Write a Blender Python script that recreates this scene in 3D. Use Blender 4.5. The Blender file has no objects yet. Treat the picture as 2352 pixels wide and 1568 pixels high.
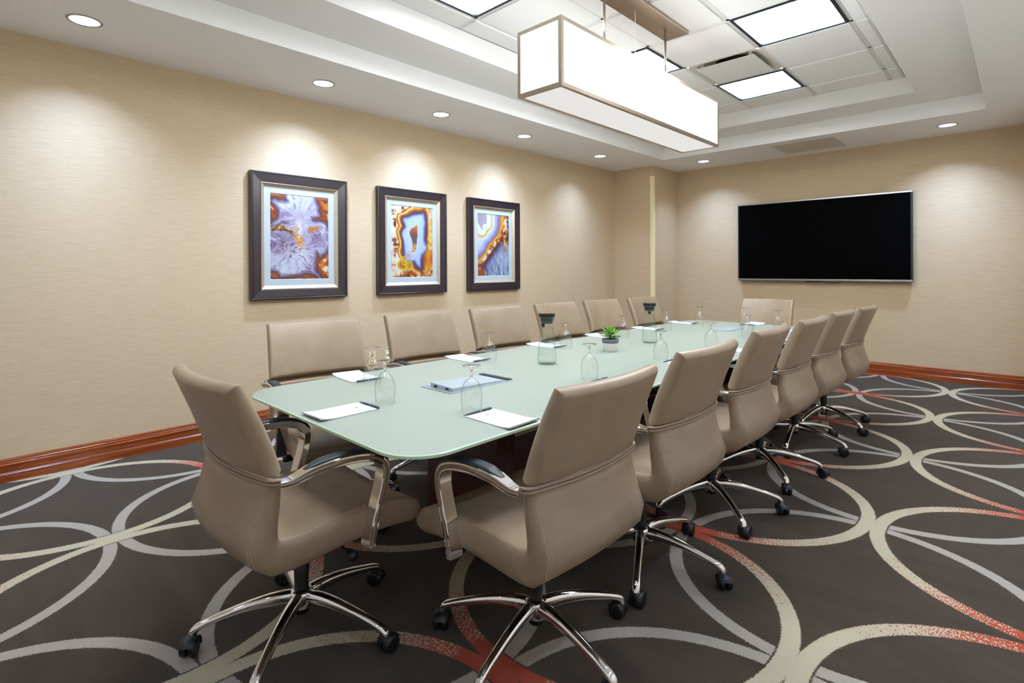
import bpy, bmesh, math, random
import numpy as np
from mathutils import Vector, Matrix

# ---------------------------------------------------------------- camera
sc = bpy.context.scene
COL = sc.collection
R = math.radians
PI = math.pi
CAMP = Vector((4.42, 0.0, 1.27))
yaw, roll = R(43.837), R(-0.268)
_f = Vector((-math.sin(yaw), math.cos(yaw), 0))
_r = Vector((math.cos(yaw), math.sin(yaw), 0))
_u = Vector((0, 0, 1))
_r2 = _r * math.cos(roll) + _u * math.sin(roll)
_u2 = _u * math.cos(roll) - _r * math.sin(roll)
cam = bpy.data.cameras.new('camera')
cam.sensor_fit = 'HORIZONTAL'
cam.sensor_width = 36.0
cam.lens = 36.0 * 1216.887 / 2352.0
cam.shift_y = -(784.0 - 617.682) / 2352.0
cam.clip_start = 0.05
cam.clip_end = 60
camo = bpy.data.objects.new('camera', cam)
COL.objects.link(camo)
camo.matrix_world = Matrix(((_r2.x, _u2.x, -_f.x, CAMP.x), (_r2.y, _u2.y, -_f.y, CAMP.y), (_r2.z, _u2.z, -_f.z, CAMP.z), (0, 0, 0, 1)))
sc.camera = camo

# ---------------------------------------------------------------- world, exposure, light levels
w = bpy.data.worlds.new('world')
sc.world = w
w.use_nodes = True
w.node_tree.nodes['Background'].inputs[0].default_value = (0.8, 0.85, 1, 1)
w.node_tree.nodes['Background'].inputs[1].default_value = 0.0
sc.view_settings.view_transform = 'Standard'
sc.view_settings.look = 'None'
sc.view_settings.exposure = 1.25
sc.view_settings.gamma = 1.0
sc.view_settings.use_curve_mapping = False
sc.cycles.use_denoising = True
sc.cycles.max_bounces = 8
sc.cycles.diffuse_bounces = 5
sc.cycles.glossy_bounces = 3
sc.cycles.transparent_max_bounces = 16
sc.cycles.use_adaptive_sampling = True
sc.cycles.adaptive_threshold = 0.05
sc.cycles.sample_clamp_indirect = 6.0

E_TROFFER = 12.5
E_PENDANT_SIDE = 2.3
E_PENDANT_BOTTOM = 0.26
E_PENDANT_TOP = 0.25
P_SPOT = 90.0
C_SPOT = (0.46, 0.66, 1.0)
C_TROFFER = (0.93, 0.965, 1.0)

# ---------------------------------------------------------------- room dimensions
XR = 5.13          # right wall
YT = 7.577         # television wall
YN = -1.7          # wall behind the camera
ZS = 2.732         # soffit
ZM = 2.875         # step of the tray
ZT = 2.985         # tile ceiling
CHX, CHY = 0.654, 6.827   # corner chase
TZ = 0.74          # table top

# ---------------------------------------------------------------- node helper
class V:
    """value in a shader tree with arithmetic"""
    def __init__(s, t, sock): s.t, s.k = t, sock
    def _m(s, op, *a):
        n = s.t.nodes.new('ShaderNodeMath'); n.operation = op
        for i, x in enumerate((s,) + a):
            if isinstance(x, V): s.t.links.new(x.k, n.inputs[i])
            else: n.inputs[i].default_value = x
        return V(s.t, n.outputs[0])
    def __add__(s, o): return s._m('ADD', o)
    __radd__ = __add__
    def __sub__(s, o): return s._m('SUBTRACT', o)
    def __rsub__(s, o): return s._m('MULTIPLY', -1.0)._m('ADD', o)
    def __mul__(s, o): return s._m('MULTIPLY', o)
    __rmul__ = __mul__
    def __truediv__(s, o): return s._m('DIVIDE', o)
    def abs(s): return s._m('ABSOLUTE')
    def fract(s): return s._m('FRACT')
    def sqrt(s): return s._m('SQRT')
    def lt(s, o): return s._m('LESS_THAN', o)
    def gt(s, o): return s._m('GREATER_THAN', o)
    def mx(s, o): return s._m('MAXIMUM', o)
    def mn(s, o): return s._m('MINIMUM', o)
    def pw(s, o): return s._m('POWER', o)
    def step(s, a, b):
        n = s.t.nodes.new('ShaderNodeMapRange'); n.interpolation_type = 'SMOOTHSTEP'
        s.t.links.new(s.k, n.inputs[0]); n.inputs[1].default_value = a; n.inputs[2].default_value = b
        return V(s.t, n.outputs[0])

class Mat:
    def __init__(s, name):
        s.m = bpy.data.materials.new(name); s.m.use_nodes = True
        s.t = s.m.node_tree; s.b = s.t.nodes['Principled BSDF']; s.out = s.t.nodes['Material Output']
    def n(s, k, **kw):
        x = s.t.nodes.new(k)
        for a, v in kw.items(): setattr(x, a, v)
        return x
    def l(s, a, b): s.t.links.new(a.k if isinstance(a, V) else a, b)
    def set(s, **kw):
        for k, v in kw.items():
            s.b.inputs[{'base': 'Base Color', 'rough': 'Roughness', 'metal': 'Metallic', 'spec': 'Specular IOR Level', 'coat': 'Coat Weight',
                        'coatr': 'Coat Roughness', 'ecol': 'Emission Color', 'estr': 'Emission Strength', 'sheen': 'Sheen Weight', 'aniso': 'Anisotropic'}[k]].default_value = (*v, 1) if isinstance(v, tuple) and len(v) == 3 else v
        return s
    def coord(s, kind='Object'):
        if not hasattr(s, '_tc'): s._tc = s.n('ShaderNodeTexCoord')
        return s._tc.outputs[kind]
    def mapped(s, scale, kind='Object'):
        mp = s.n('ShaderNodeMapping'); mp.inputs['Scale'].default_value = scale; s.l(s.coord(kind), mp.inputs[0]); return mp.outputs[0]
    def noise(s, vec, scale, detail=2.0, rough=0.5, dist=0.0):
        x = s.n('ShaderNodeTexNoise'); s.l(vec, x.inputs['Vector'])
        x.inputs['Scale'].default_value = scale; x.inputs['Detail'].default_value = detail
        x.inputs['Roughness'].default_value = rough; x.inputs['Distortion'].default_value = dist
        return V(s.t, x.outputs[0])
    def mix(s, f, a, b):
        x = s.n('ShaderNodeMix'); x.data_type = 'RGBA'
        if isinstance(f, V): s.l(f, x.inputs[0])
        else: x.inputs[0].default_value = f
        for i, c in ((6, a), (7, b)):
            if isinstance(c, tuple): x.inputs[i].default_value = (*c, 1)
            else: s.l(c, x.inputs[i])
        return x.outputs[2]
    def bump(s, h, strength, dist=0.001):
        x = s.n('ShaderNodeBump'); x.inputs['Strength'].default_value = strength; x.inputs['Distance'].default_value = dist
        s.l(h, x.inputs['Height']); s.l(x.outputs[0], s.b.inputs['Normal'])
    def base(s, c): s.l(c, s.b.inputs['Base Color'])

def srgb(r, g, b):
    return tuple((c / 255 / 12.92) if c / 255 <= 0.04045 else ((c / 255 + 0.055) / 1.055) ** 2.4 for c in (r, g, b))

M = {}
def simple(name, col, rough=0.5, metal=0.0, **kw):
    M[name] = Mat(name).set(base=col, rough=rough, metal=metal, **kw).m

# wall covering: woven tan with horizontal fibres
def wall_mat(name, stretch):
    m = Mat(name); m.set(rough=0.62, spec=0.35)
    n1 = m.noise(m.mapped(stretch), 1.0, 3.0, 0.6)
    n2 = m.noise(m.mapped(tuple(4 * c if c < 100 else c * 1.7 for c in stretch)), 1.0, 2.0, 0.6)
    c = m.mix((n1 * 0.6 + n2 * 0.4).step(0.35, 0.65), srgb(199, 175, 143), srgb(212, 191, 160))
    m.base(c); m.bump(n1 + n2, 0.25, 0.0015)
    M[name] = m.m
wall_mat('wallcover_side', (30, 7, 230))
wall_mat('wallcover_end', (7, 30, 230))

m = Mat('ceiling_paint'); m.set(base=srgb(246, 246, 245), rough=0.75, spec=0.2); M['paint'] = m.m
m = Mat('ceiling_tile'); m.set(rough=0.85, spec=0.1)
nz = m.noise(m.coord(), 260, 2.0); m.base(m.mix(nz, srgb(240, 240, 239), srgb(248, 248, 247))); m.bump(nz, 0.25, 0.001); M['tile'] = m.m
simple('bounce_paint', srgb(230, 220, 202), 0.7)  # unseen walls only; pale colour invented to bounce fill light
simple('grid_white', srgb(232, 231, 228), 0.5)

# carpet
m = Mat('carpet'); m.set(rough=0.95, spec=0.05, sheen=0.15)
sx = m.n('ShaderNodeSeparateXYZ'); m.l(m.coord(), sx.inputs[0])
X, Y = V(m.t, sx.outputs[0]), V(m.t, sx.outputs[1])
xs = np.array([3.887, 2.575, 1.298, 0.085]); c2, c1, c0 = np.polyfit(xs, [0, 1, 2, 3], 2)
fuzz = m.noise(m.coord(), 210, 2.0, 0.7)
wob = m.noise(m.coord(), 55, 2.0, 0.6)
nn = X * (X * c2 + c1) + c0 + 20
mm = (Y - 0.5615 - (X - 3.887) * 0.022) / 1.2755 + 20
jit = (fuzz - 0.5) * 0.016 + (wob - 0.5) * 0.004
def ring(a, b): return (a * a + b * b).sqrt() + jit
ax, ay = nn.fract() - 0.5, (mm + 0.5).fract() - 0.5
bx_, by_ = (nn + 0.5).fract() - 0.5, mm.fract() - 0.5
rA, rB = ring(ax, ay), ring(bx_, by_)
dA, dB = (rA - 0.4805).abs(), (rB - 0.480).abs()
inA, nearA, inB = dA.lt(0.0225), dA.lt(0.0275), dB.lt(0.0205)
sA = ay.abs() / (ax * ax + ay * ay).sqrt()
speck = m.noise(m.mapped((230, 70, 1)), 1.0, 1.0, 0.5)
redp = sA.step(0.52, 1.02)
isred = speck.lt(redp * redp * 0.22 + 0.36 + sA.step(0.965, 0.995) * 0.4)
isred = isred * sA.gt(0.50)
pile = m.noise(m.coord(), 420, 2.0, 0.7)
brush = m.noise(m.mapped((2.2, 9, 1)), 1.0, 4.0, 0.62)
dark = m.mix(pile.step(0.3, 0.7), srgb(40, 32, 24), srgb(74, 60, 47))
dark = m.mix(brush.step(0.35, 0.7), dark, srgb(68, 56, 44))
cream = m.mix(pile.step(0.3, 0.7), srgb(172, 161, 134), srgb(194, 184, 159))
grey = m.mix(pile.step(0.3, 0.7), srgb(152, 141, 130), srgb(175, 165, 154))
red = m.mix(pile.step(0.3, 0.7), srgb(160, 56, 34), srgb(180, 77, 51))
ca = m.mix(isred, cream, red)
cc = m.mix(inB * (1 - nearA), dark, grey)
cc = m.mix(inA, cc, ca)
m.base(cc); m.bump(fuzz + pile, 0.6, 0.004); M['carpet'] = m.m

def wood(name, a, b, rough, coat, scale, kind='Object'):
    m = Mat(name); m.set(rough=rough, coat=coat, coatr=0.12)
    n1 = m.noise(m.mapped(scale, kind), 1.0, 4.0, 0.6, 0.6)
    m.base(m.mix(n1.step(0.3, 0.7), a, b)); M[name] = m.m
wood('cherry_y', srgb(124, 56, 18), srgb(168, 84, 34), 0.28, 0.5, (60, 2.5, 60))
wood('cherry_x', srgb(124, 56, 18), srgb(168, 84, 34), 0.28, 0.5, (2.5, 60, 60))
wood('mahogany', srgb(50, 22, 18), srgb(74, 34, 27), 0.35, 0.3, (40, 40, 2.5))

# leather
m = Mat('leather'); m.set(rough=0.40, spec=0.5, coat=0.22, coatr=0.3)
vo = m.n('ShaderNodeTexVoronoi'); m.l(m.coord(), vo.inputs['Vector']); vo.inputs['Scale'].default_value = 420
n1 = m.noise(m.coord(), 9, 3.0)
m.base(m.mix(n1.step(0.3, 0.7), srgb(151, 132, 111), srgb(159, 141, 120)))
m.bump(V(m.t, vo.outputs[0]), 0.25, 0.0006); M['leather'] = m.m
simple('leather_trim', srgb(148, 128, 108), 0.45)
simple('thread', srgb(196, 180, 158), 0.7)
simple('chrome', (0.80, 0.80, 0.82), 0.06, 1.0)
simple('nickel', srgb(186, 172, 156), 0.28, 1.0)
simple('silver', srgb(178, 178, 180), 0.3, 1.0)
simple('aluminium', srgb(188, 200, 212), 0.38, 0.7)
simple('plate_grey', srgb(176, 192, 206), 0.42, 0.35)
simple('black_plastic', srgb(24, 27, 30), 0.38)
simple('pad_rubber', srgb(40, 50, 57), 0.45)
simple('black', srgb(10, 10, 11), 0.5)
simple('white_plastic', srgb(232, 232, 230), 0.4)
simple('vent_white', srgb(216, 210, 198), 0.55)
simple('ivory', srgb(226, 218, 178), 0.4)
simple('orange_plastic', srgb(232, 84, 30), 0.4)
simple('guard', srgb(250, 236, 190), 0.3)
simple('frame_wood', srgb(44, 34, 38), 0.3, 0.0, coat=0.3, coatr=0.15)
simple('gold_liner', srgb(196, 176, 152), 0.35, 0.55)
simple('mat_board', srgb(184, 194, 196), 0.8)
simple('screen', (0.0015, 0.0015, 0.0018), 0.5, 0.0, spec=0.02)
simple('paper', srgb(204, 210, 220), 0.7)
simple('pen_blue', srgb(62, 82, 104), 0.3)
simple('print_grey', srgb(140, 160, 162), 0.7)
simple('pot_white', srgb(222, 222, 220), 0.6)
simple('pot_band', srgb(112, 114, 128), 0.65)
simple('soil', srgb(110, 78, 46), 0.95)
simple('dark_frame', srgb(44, 56, 62), 0.35, 0.3)
simple('louver', srgb(240, 240, 238), 0.3)
simple('duct', srgb(58, 58, 60), 0.6)
m = Mat('leaf'); m.set(rough=0.45)
g = m.n('ShaderNodeTexCoord'); sp = m.n('ShaderNodeSeparateXYZ'); m.l(g.outputs['Object'], sp.inputs[0])
m.base(m.mix(V(m.t, sp.outputs[0]).step(0.0, 0.05), srgb(44, 104, 30), srgb(120, 186, 62))); M['leaf'] = m.m
# glass table top: back-painted frosted glass
m = Mat('frosted_glass'); m.set(base=srgb(155, 170, 162), rough=0.32, spec=0.5, coat=0.12, coatr=0.3); M['frosted'] = m.m
m = Mat('glass_edge'); m.set(base=srgb(196, 222, 200), rough=0.15, spec=0.6); M['glass_edge'] = m.m

def emit(name, col, strength):
    m = Mat(name); m.set(base=(0.35, 0.35, 0.35), rough=0.6, ecol=col, estr=strength); M[name] = m.m
emit('lamp_troffer', C_TROFFER, E_TROFFER)
emit('lamp_side', (0.96, 0.98, 1.0), E_PENDANT_SIDE)
emit('lamp_bottom', (1.0, 0.97, 0.95), E_PENDANT_BOTTOM)
emit('lamp_top', (1.0, 0.97, 0.93), E_PENDANT_TOP)
emit('lamp_down', (0.92, 0.96, 1.0), 6.0)

def thin_glass(name, tint, edge, p=3.0, f0=0.04, fmax=0.7):
    m = Mat(name); t = m.t
    tr = m.n('ShaderNodeBsdfTransparent'); gl = m.n('ShaderNodeBsdfGlossy'); gl.inputs['Roughness'].default_value = 0.02
    lw = m.n('ShaderNodeLayerWeight'); lw.inputs[0].default_value = 0.5
    fc = V(t, lw.outputs['Facing'])
    m.l(m.mix(fc.pw(p), tint, edge), tr.inputs[0])
    mx = m.n('ShaderNodeMixShader'); m.l(fc.pw(5.0) * fmax + f0, mx.inputs[0])
    m.l(tr.outputs[0], mx.inputs[1]); m.l(gl.outputs[0], mx.inputs[2]); m.l(mx.outputs[0], m.out.inputs[0])
    M[name] = m.m
M['solid_glass'] = Mat('solid_glass').set(base=(1, 1, 1), rough=0.0).m
M['solid_glass'].node_tree.nodes['Principled BSDF'].inputs['Transmission Weight'].default_value = 1.0
thin_glass('goblet_glass', (0.99, 0.995, 0.99), (0.50, 0.52, 0.50), 4.5, 0.09, 0.8)
thin_glass('carafe_glass', (0.96, 0.985, 0.97), (0.45, 0.58, 0.52), 5.0, 0.05, 0.7)
thin_glass('water', (0.975, 0.99, 0.983), (0.9, 0.95, 0.93), 4.0, 0.02, 0.25)
thin_glass('picture_glass', (0.99, 0.99, 0.99), (0.97, 0.98, 0.98), 4.0, 0.012, 0.3)

# ---------------------------------------------------------------- mesh helpers
def link(o, parent=None):
    COL.objects.link(o)
    if parent: o.parent = parent
    return o

def mesh_obj(name, verts, faces, mat, parent=None, smooth=False, loc=None, mats=None, fmat=None):
    me = bpy.data.meshes.new(name)
    me.from_pydata([tuple(v) for v in verts], [], [tuple(f) for f in faces])
    for mm_ in (mats or [mat]): me.materials.append(M[mm_])
    if fmat: me.polygons.foreach_set('material_index', fmat)
    if smooth: me.polygons.foreach_set('use_smooth', [True] * len(me.polygons))
    me.update()
    o = bpy.data.objects.new(name, me)
    if loc: o.location = loc
    return link(o, parent)

class MB:
    """collects verts and faces"""
    def __init__(s): s.v, s.f, s.sm = [], [], []
    def add(s, v, f, smooth=False):
        k = len(s.v); s.v += [tuple(p) for p in v]; s.f += [tuple(i + k for i in q) for q in f]; s.sm += [smooth] * len(f); return s
    def box(s, x0, x1, y0, y1, z0, z1):
        v = [(x, y, z) for x in (x0, x1) for y in (y0, y1) for z in (z0, z1)]
        return s.add(v, [(0, 1, 3, 2), (4, 6, 7, 5), (0, 4, 5, 1), (2, 3, 7, 6), (0, 2, 6, 4), (1, 5, 7, 3)])
    def lathe(s, prof, n=32, center=(0, 0, 0), axis='z', smooth=True, cap0=False, cap1=False):
        v, f = [], []
        for r, z in prof:
            for k in range(n):
                a = 2 * PI * k / n; p = (r * math.cos(a), r * math.sin(a), z)
                if axis == 'x': p = (p[2], p[0], p[1])
                if axis == 'y': p = (p[1], p[2], p[0])
                v.append((p[0] + center[0], p[1] + center[1], p[2] + center[2]))
        for i in range(len(prof) - 1):
            for k in range(n): f.append((i * n + k, i * n + (k + 1) % n, (i + 1) * n + (k + 1) % n, (i + 1) * n + k))
        if cap0: f.append(tuple(range(n))[::-1])
        if cap1: f.append(tuple((len(prof) - 1) * n + k for k in range(n)))
        return s.add(v, f, smooth)
    def tube(s, pts, rad, n=8, smooth=True, closed=False):
        pts = [Vector(p) for p in pts]; rads = rad if isinstance(rad, (list, tuple)) else [rad] * len(pts)
        v, f = [], []; up = None
        for i, p in enumerate(pts):
            t = (pts[(i + 1) % len(pts)] - pts[i - 1]) if (closed or 0 < i < len(pts) - 1) else (pts[1] - pts[0] if i == 0 else pts[-1] - pts[-2])
            t.normalize()
            if up is None: up = t.orthogonal().normalized()
            a = (up - t * up.dot(t)).normalized(); b = t.cross(a); up = a
            for k in range(n):
                q = 2 * PI * k / n; v.append(p + (a * math.cos(q) + b * math.sin(q)) * rads[i])
        m_ = len(pts)
        for i in range(m_ if closed else m_ - 1):
            for k in range(n): f.append((i * n + k, i * n + (k + 1) % n, ((i + 1) % m_) * n + (k + 1) % n, ((i + 1) % m_) * n + k))
        if not closed: f += [tuple(range(n))[::-1], tuple((m_ - 1) * n + k for k in range(n))]
        return s.add(v, f, smooth)
    def sweep(s, frames, prof, smooth=True):
        """frames: list of (origin, axis_a, axis_b); prof: list of (a,b) or list per frame"""
        v, f = [], []; n = None
        for i, (o, a, b) in enumerate(frames):
            pr = prof[i] if isinstance(prof[0], list) else prof
            n = len(pr)
            for p, q in pr: v.append(Vector(o) + Vector(a) * p + Vector(b) * q)
        m_ = len(frames)
        for i in range(m_ - 1):
            for k in range(n): f.append((i * n + k, i * n + (k + 1) % n, (i + 1) * n + (k + 1) % n, (i + 1) * n + k))
        f += [tuple(range(n))[::-1], tuple((m_ - 1) * n + k for k in range(n))]
        return s.add(v, f, smooth)
    def obj(s, name, mat, parent=None, loc=None, bevel=0.0, sharp=0):
        me = bpy.data.meshes.new(name); me.from_pydata(s.v, [], s.f); me.materials.append(M[mat])
        me.polygons.foreach_set('use_smooth', s.sm)
        if bevel:
            bm = bmesh.new(); bm.from_mesh(me)
            bmesh.ops.recalc_face_normals(bm, faces=bm.faces)
            bmesh.ops.bevel(bm, geom=list(bm.edges), offset=bevel, segments=2, affect='EDGES', profile=0.6)
            bm.to_mesh(me); bm.free()
        else:
            bm = bmesh.new(); bm.from_mesh(me); bmesh.ops.recalc_face_normals(bm, faces=bm.faces); bm.to_mesh(me); bm.free()
        if sharp: me.set_sharp_from_angle(angle=R(sharp))
        o = bpy.data.objects.new(name, me)
        if loc: o.location = loc
        return link(o, parent)

def box(name, mat, parent, x0, x1, y0, y1, z0, z1, bevel=0.0, loc=None):
    return MB().box(x0, x1, y0, y1, z0, z1).obj(name, mat, parent, loc, bevel)

def empty(name, loc, rz=0.0):
    o = bpy.data.objects.new(name, None); o.location = loc; o.rotation_euler = (0, 0, rz); o.empty_display_size = 0.1
    return link(o)

def tag(o, label, cat, group=None, kind=None):
    o['label'] = label; o['category'] = cat
    if group: o['group'] = group
    if kind: o['kind'] = kind
    return o

def struct(o, label=None, cat=None):
    o['kind'] = 'structure'
    if label: o['label'] = label
    if cat: o['category'] = cat
    return o

def copy_tree(o, parent=None):
    c = o.copy(); COL.objects.link(c)
    if parent: c.parent = parent
    for ch in o.children: copy_tree(ch, c)
    return c

def catmull(pts, per):
    pts = [np.array(p, float) for p in pts]; out = []
    P_ = [2 * pts[0] - pts[1]] + pts + [2 * pts[-1] - pts[-2]]
    for i in range(1, len(P_) - 2):
        for k in range(per):
            t = k / per; a, b, c, d = P_[i - 1:i + 3]
            out.append(0.5 * (2 * b + (c - a) * t + (2 * a - 5 * b + 4 * c - d) * t * t + (3 * b - a - 3 * c + d) * t ** 3))
    out.append(pts[-1]); return out

# ---------------------------------------------------------------- room shell
struct(box('floor', 'carpet', None, -0.1, XR + 0.1, YN - 0.1, YT + 0.1, -0.08, 0.0), 'dark brown carpet with interlocking cream, grey and red rings', 'floor')
struct(box('wall_left', 'wallcover_side', None, -0.1, 0.0, YN - 0.1, YT + 0.1, 0, 3.1), 'tan woven wall covering behind the framed pictures', 'wall')
struct(box('wall_back', 'wallcover_end', None, 0.0, XR, YT, YT + 0.1, 0, 3.1), 'tan woven wall covering behind the television', 'wall')
struct(box('wall_right', 'bounce_paint', None, XR, XR + 0.1, YN - 0.1, YT + 0.1, 0, 3.1), 'unseen wall facing the framed pictures, off-white to bounce fill light', 'wall')
struct(box('wall_front', 'bounce_paint', None, 0.0, XR, YN - 0.1, YN, 0, 3.1), 'unseen wall facing the television, off-white to bounce fill light', 'wall')
struct(box('wall_corner', 'wallcover_end', None, 0.0, CHX, CHY, YT, 0, 2.8), 'tan boxed-out wall corner between pictures and television', 'wall')
struct(box('wall_corner_right', 'wallcover_end', None, XR - CHX, XR, CHY, YT, 0, 2.8), 'tan boxed-out wall corner right of the television', 'wall')

# ceiling: soffit with holes for downlights, tray in two steps
DOWN = [(0.48, 0.508), (0.48, 1.978), (0.48, 3.148), (0.48, 4.31), (0.48, 5.77), (1.291, 7.055), (3.88, 7.05),
        (4.65, -0.7), (4.65, 0.508), (4.65, 1.978), (4.65, 3.148), (4.65, 4.31), (4.65, 5.77), (0.48, -0.9), (1.291, -1.18), (2.59, -1.18), (3.88, -1.18)]  # last three unseen, added to light the near chair's back
DR = 0.075
TRAY = [((0.94, 4.195, -0.72, 6.59), ZS), ((0.965, 4.172, -0.68, 6.535), ZM), ((1.437, 3.727, -0.2, 6.07), ZM), ((1.53, 3.682, 0.0, 5.905), ZT)]
bm = bmesh.new()
def loop_verts(bm, pts):
    vs = [bm.verts.new(p) for p in pts]
    return vs, [bm.edges.new((vs[i], vs[(i + 1) % len(vs)])) for i in range(len(vs))]
def rect(r, z): return [(r[0], r[2], z), (r[1], r[2], z), (r[1], r[3], z), (r[0], r[3], z)]
_, e0 = loop_verts(bm, rect((0, XR, YN, YT), ZS))
v1, e1 = loop_verts(bm, rect(*TRAY[0]))
eh = []
for (dx, dy) in DOWN:
    _, ee = loop_verts(bm, [(dx + DR * math.cos(2 * PI * k / 28), dy + DR * math.sin(2 * PI * k / 28), ZS) for k in range(28)]); eh += ee
bmesh.ops.triangle_fill(bm, edges=e0 + e1 + eh, use_beauty=True)
prev = v1
for r_, z_ in TRAY[1:]:
    cur = [bm.verts.new(p) for p in rect(r_, z_)]
    for i in range(4): bm.faces.new((prev[i], prev[(i + 1) % 4], cur[(i + 1) % 4], cur[i]))
    prev = cur
me = bpy.data.meshes.new('ceiling'); bm.to_mesh(me); bm.free(); me.materials.append(M['paint'])
ceiling = link(bpy.data.objects.new('ceiling', me))
struct(ceiling, 'white stepped tray ceiling with acoustic tiles', 'ceiling')
box('backing', 'grid_white', ceiling, -0.1, XR + 0.1, YN - 0.1, YT + 0.1, 3.1, 3.14)

# tile field
TX = [1.53, 1.734, 2.347, 2.960, 3.573, 3.682]
TY = [5.905, 5.55, 4.93, 4.31, 3.69, 3.07, 2.45, 1.83, 1.21, 0.59, 0.0]
TROFF = [(3, 3), (2, 1), (1, 6), (3, 6), (1, 3), (2, 8)]      # (x cell, y cell); last one added out of view for more light
AIR = (2, 2)
for i in range(5):
    for j in range(10):
        if (i, j) in TROFF or (i, j) == AIR: continue
        x0, x1, y1, y0 = TX[i], TX[i + 1], TY[j], TY[j + 1]
        g0 = 0.010
        mb = MB()
        a = (x0 + g0, x1 - g0, y0 + g0, y1 - g0); b = (a[0] + 0.012, a[1] - 0.012, a[2] + 0.012, a[3] - 0.012)
        q = rect(a, ZT + 0.02) + rect(a, ZT + 0.004) + rect(b, ZT + 0.004) + rect(b, ZT - 0.006)
        f = [(k * 4 + n_, k * 4 + (n_ + 1) % 4, k * 4 + 4 + (n_ + 1) % 4, k * 4 + 4 + n_) for k in range(3) for n_ in range(4)] + [(12, 13, 14, 15), (3, 2, 1, 0)]
        mb.add(q, f).obj('tile', 'tile', ceiling)
for x in TX[1:-1]: box('grid_bar', 'grid_white', ceiling, x - 0.0115, x + 0.0115, TY[-1], TY[0], ZT + 0.004, ZT + 0.02)
for y in TY[1:-1]: box('grid_bar', 'grid_white', ceiling, TX[0], TX[-1], y - 0.0115, y + 0.0115, ZT + 0.004, ZT + 0.0195)

# baseboards: profiled cherry moulding
BP = [(0, 0), (0.020, 0), (0.020, 0.050), (0.0165, 0.053), (0.0185, 0.057), (0.0155, 0.060), (0.0175, 0.065), (0.0175, 0.093), (0.021, 0.100), (0.0205, 0.106), (0.013, 0.110),
      (0.0125, 0.120), (0.010, 0.124), (0.0135, 0.129), (0.0125, 0.135), (0.006, 0.138), (0.005, 0.1405), (0, 0.142)]
def baseboard(name, p0, p1, inward, mat):
    p0, p1, iv = Vector(p0), Vector(p1), Vector(inward)
    fr = [(p, iv, Vector((0, 0, 1))) for p in (p0, p1)]
    return struct(MB().sweep(fr, BP, smooth=False).obj(name, mat), 'polished cherry wood baseboard', 'baseboard')
baseboard('baseboard_left', (0, YN, 0), (0, CHY, 0), (1, 0, 0), 'cherry_y')
baseboard('baseboard_back', (CHX, YT, 0), (XR - CHX, YT, 0), (0, -1, 0), 'cherry_x')
baseboard('baseboard_corner', (0, CHY, 0), (CHX + 0.02, CHY, 0), (0, -1, 0), 'cherry_x')
baseboard('baseboard_corner_side', (CHX, CHY - 0.02, 0), (CHX, YT, 0), (1, 0, 0), 'cherry_y')
baseboard('baseboard_right', (XR, YN, 0), (XR, CHY, 0), (-1, 0, 0), 'cherry_y')
baseboard('baseboard_corner_right', (XR - CHX - 0.02, CHY, 0), (XR, CHY, 0), (0, -1, 0), 'cherry_x')
baseboard('baseboard_corner_right_side', (XR - CHX, CHY - 0.02, 0), (XR - CHX, YT, 0), (-1, 0, 0), 'cherry_y')
baseboard('baseboard_front', (0, YN, 0), (XR, YN, 0), (0, 1, 0), 'cherry_x')
# corner guard
mb = MB(); mb.box(CHX - 0.045, CHX + 0.003, CHY - 0.003, CHY, 0.142, 2.585); mb.box(CHX, CHX + 0.003, CHY, CHY + 0.045, 0.142, 2.585)
struct(mb.obj('trim_1', 'guard'), 'pale yellow plastic corner guard', 'trim')

# ---------------------------------------------------------------- downlights
ORD = ['first', 'second', 'third', 'fourth', 'fifth', 'sixth']
DN = {0: 'first recessed downlight over the picture wall, counted from the bare stretch', 1: 'recessed downlight over the first agate picture from the bare stretch',
      2: 'recessed downlight over the middle agate picture', 3: 'recessed downlight over the agate picture nearest the corner guard',
      4: 'recessed downlight beside the boxed-out corner on the picture side', 5: 'recessed downlight between corner guard and television', 6: 'recessed downlight right of the television'}
AIM = [0.10, 0.22, 0.22, 0.22, 0.10, 0.10, 0.10] + [0.1] * 10
PWR = [0.9, 1.0, 0.95, 0.9, 0.7, 0.8, 1.05] + [0.55] * 6 + [0.7, 0.42, 0.42, 0.42]
def beam(ld, sigma):
    """reflector beam: intensity falls off as a bell curve with the angle from the lamp axis"""
    ld.use_nodes = True; t = ld.node_tree
    em = next(n for n in t.nodes if n.type == 'EMISSION')
    tc = t.nodes.new('ShaderNodeTexCoord'); sp = t.nodes.new('ShaderNodeSeparateXYZ'); t.links.new(tc.outputs['Normal'], sp.inputs[0])
    c = V(t, sp.outputs[2]).abs().mn(1.0); ang = c._m('ARCCOSINE')
    g_ = (ang * ang * (-0.5 / R(sigma) ** 2))._m('EXPONENT')
    t.links.new(g_.k, em.inputs['Strength'])
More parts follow.
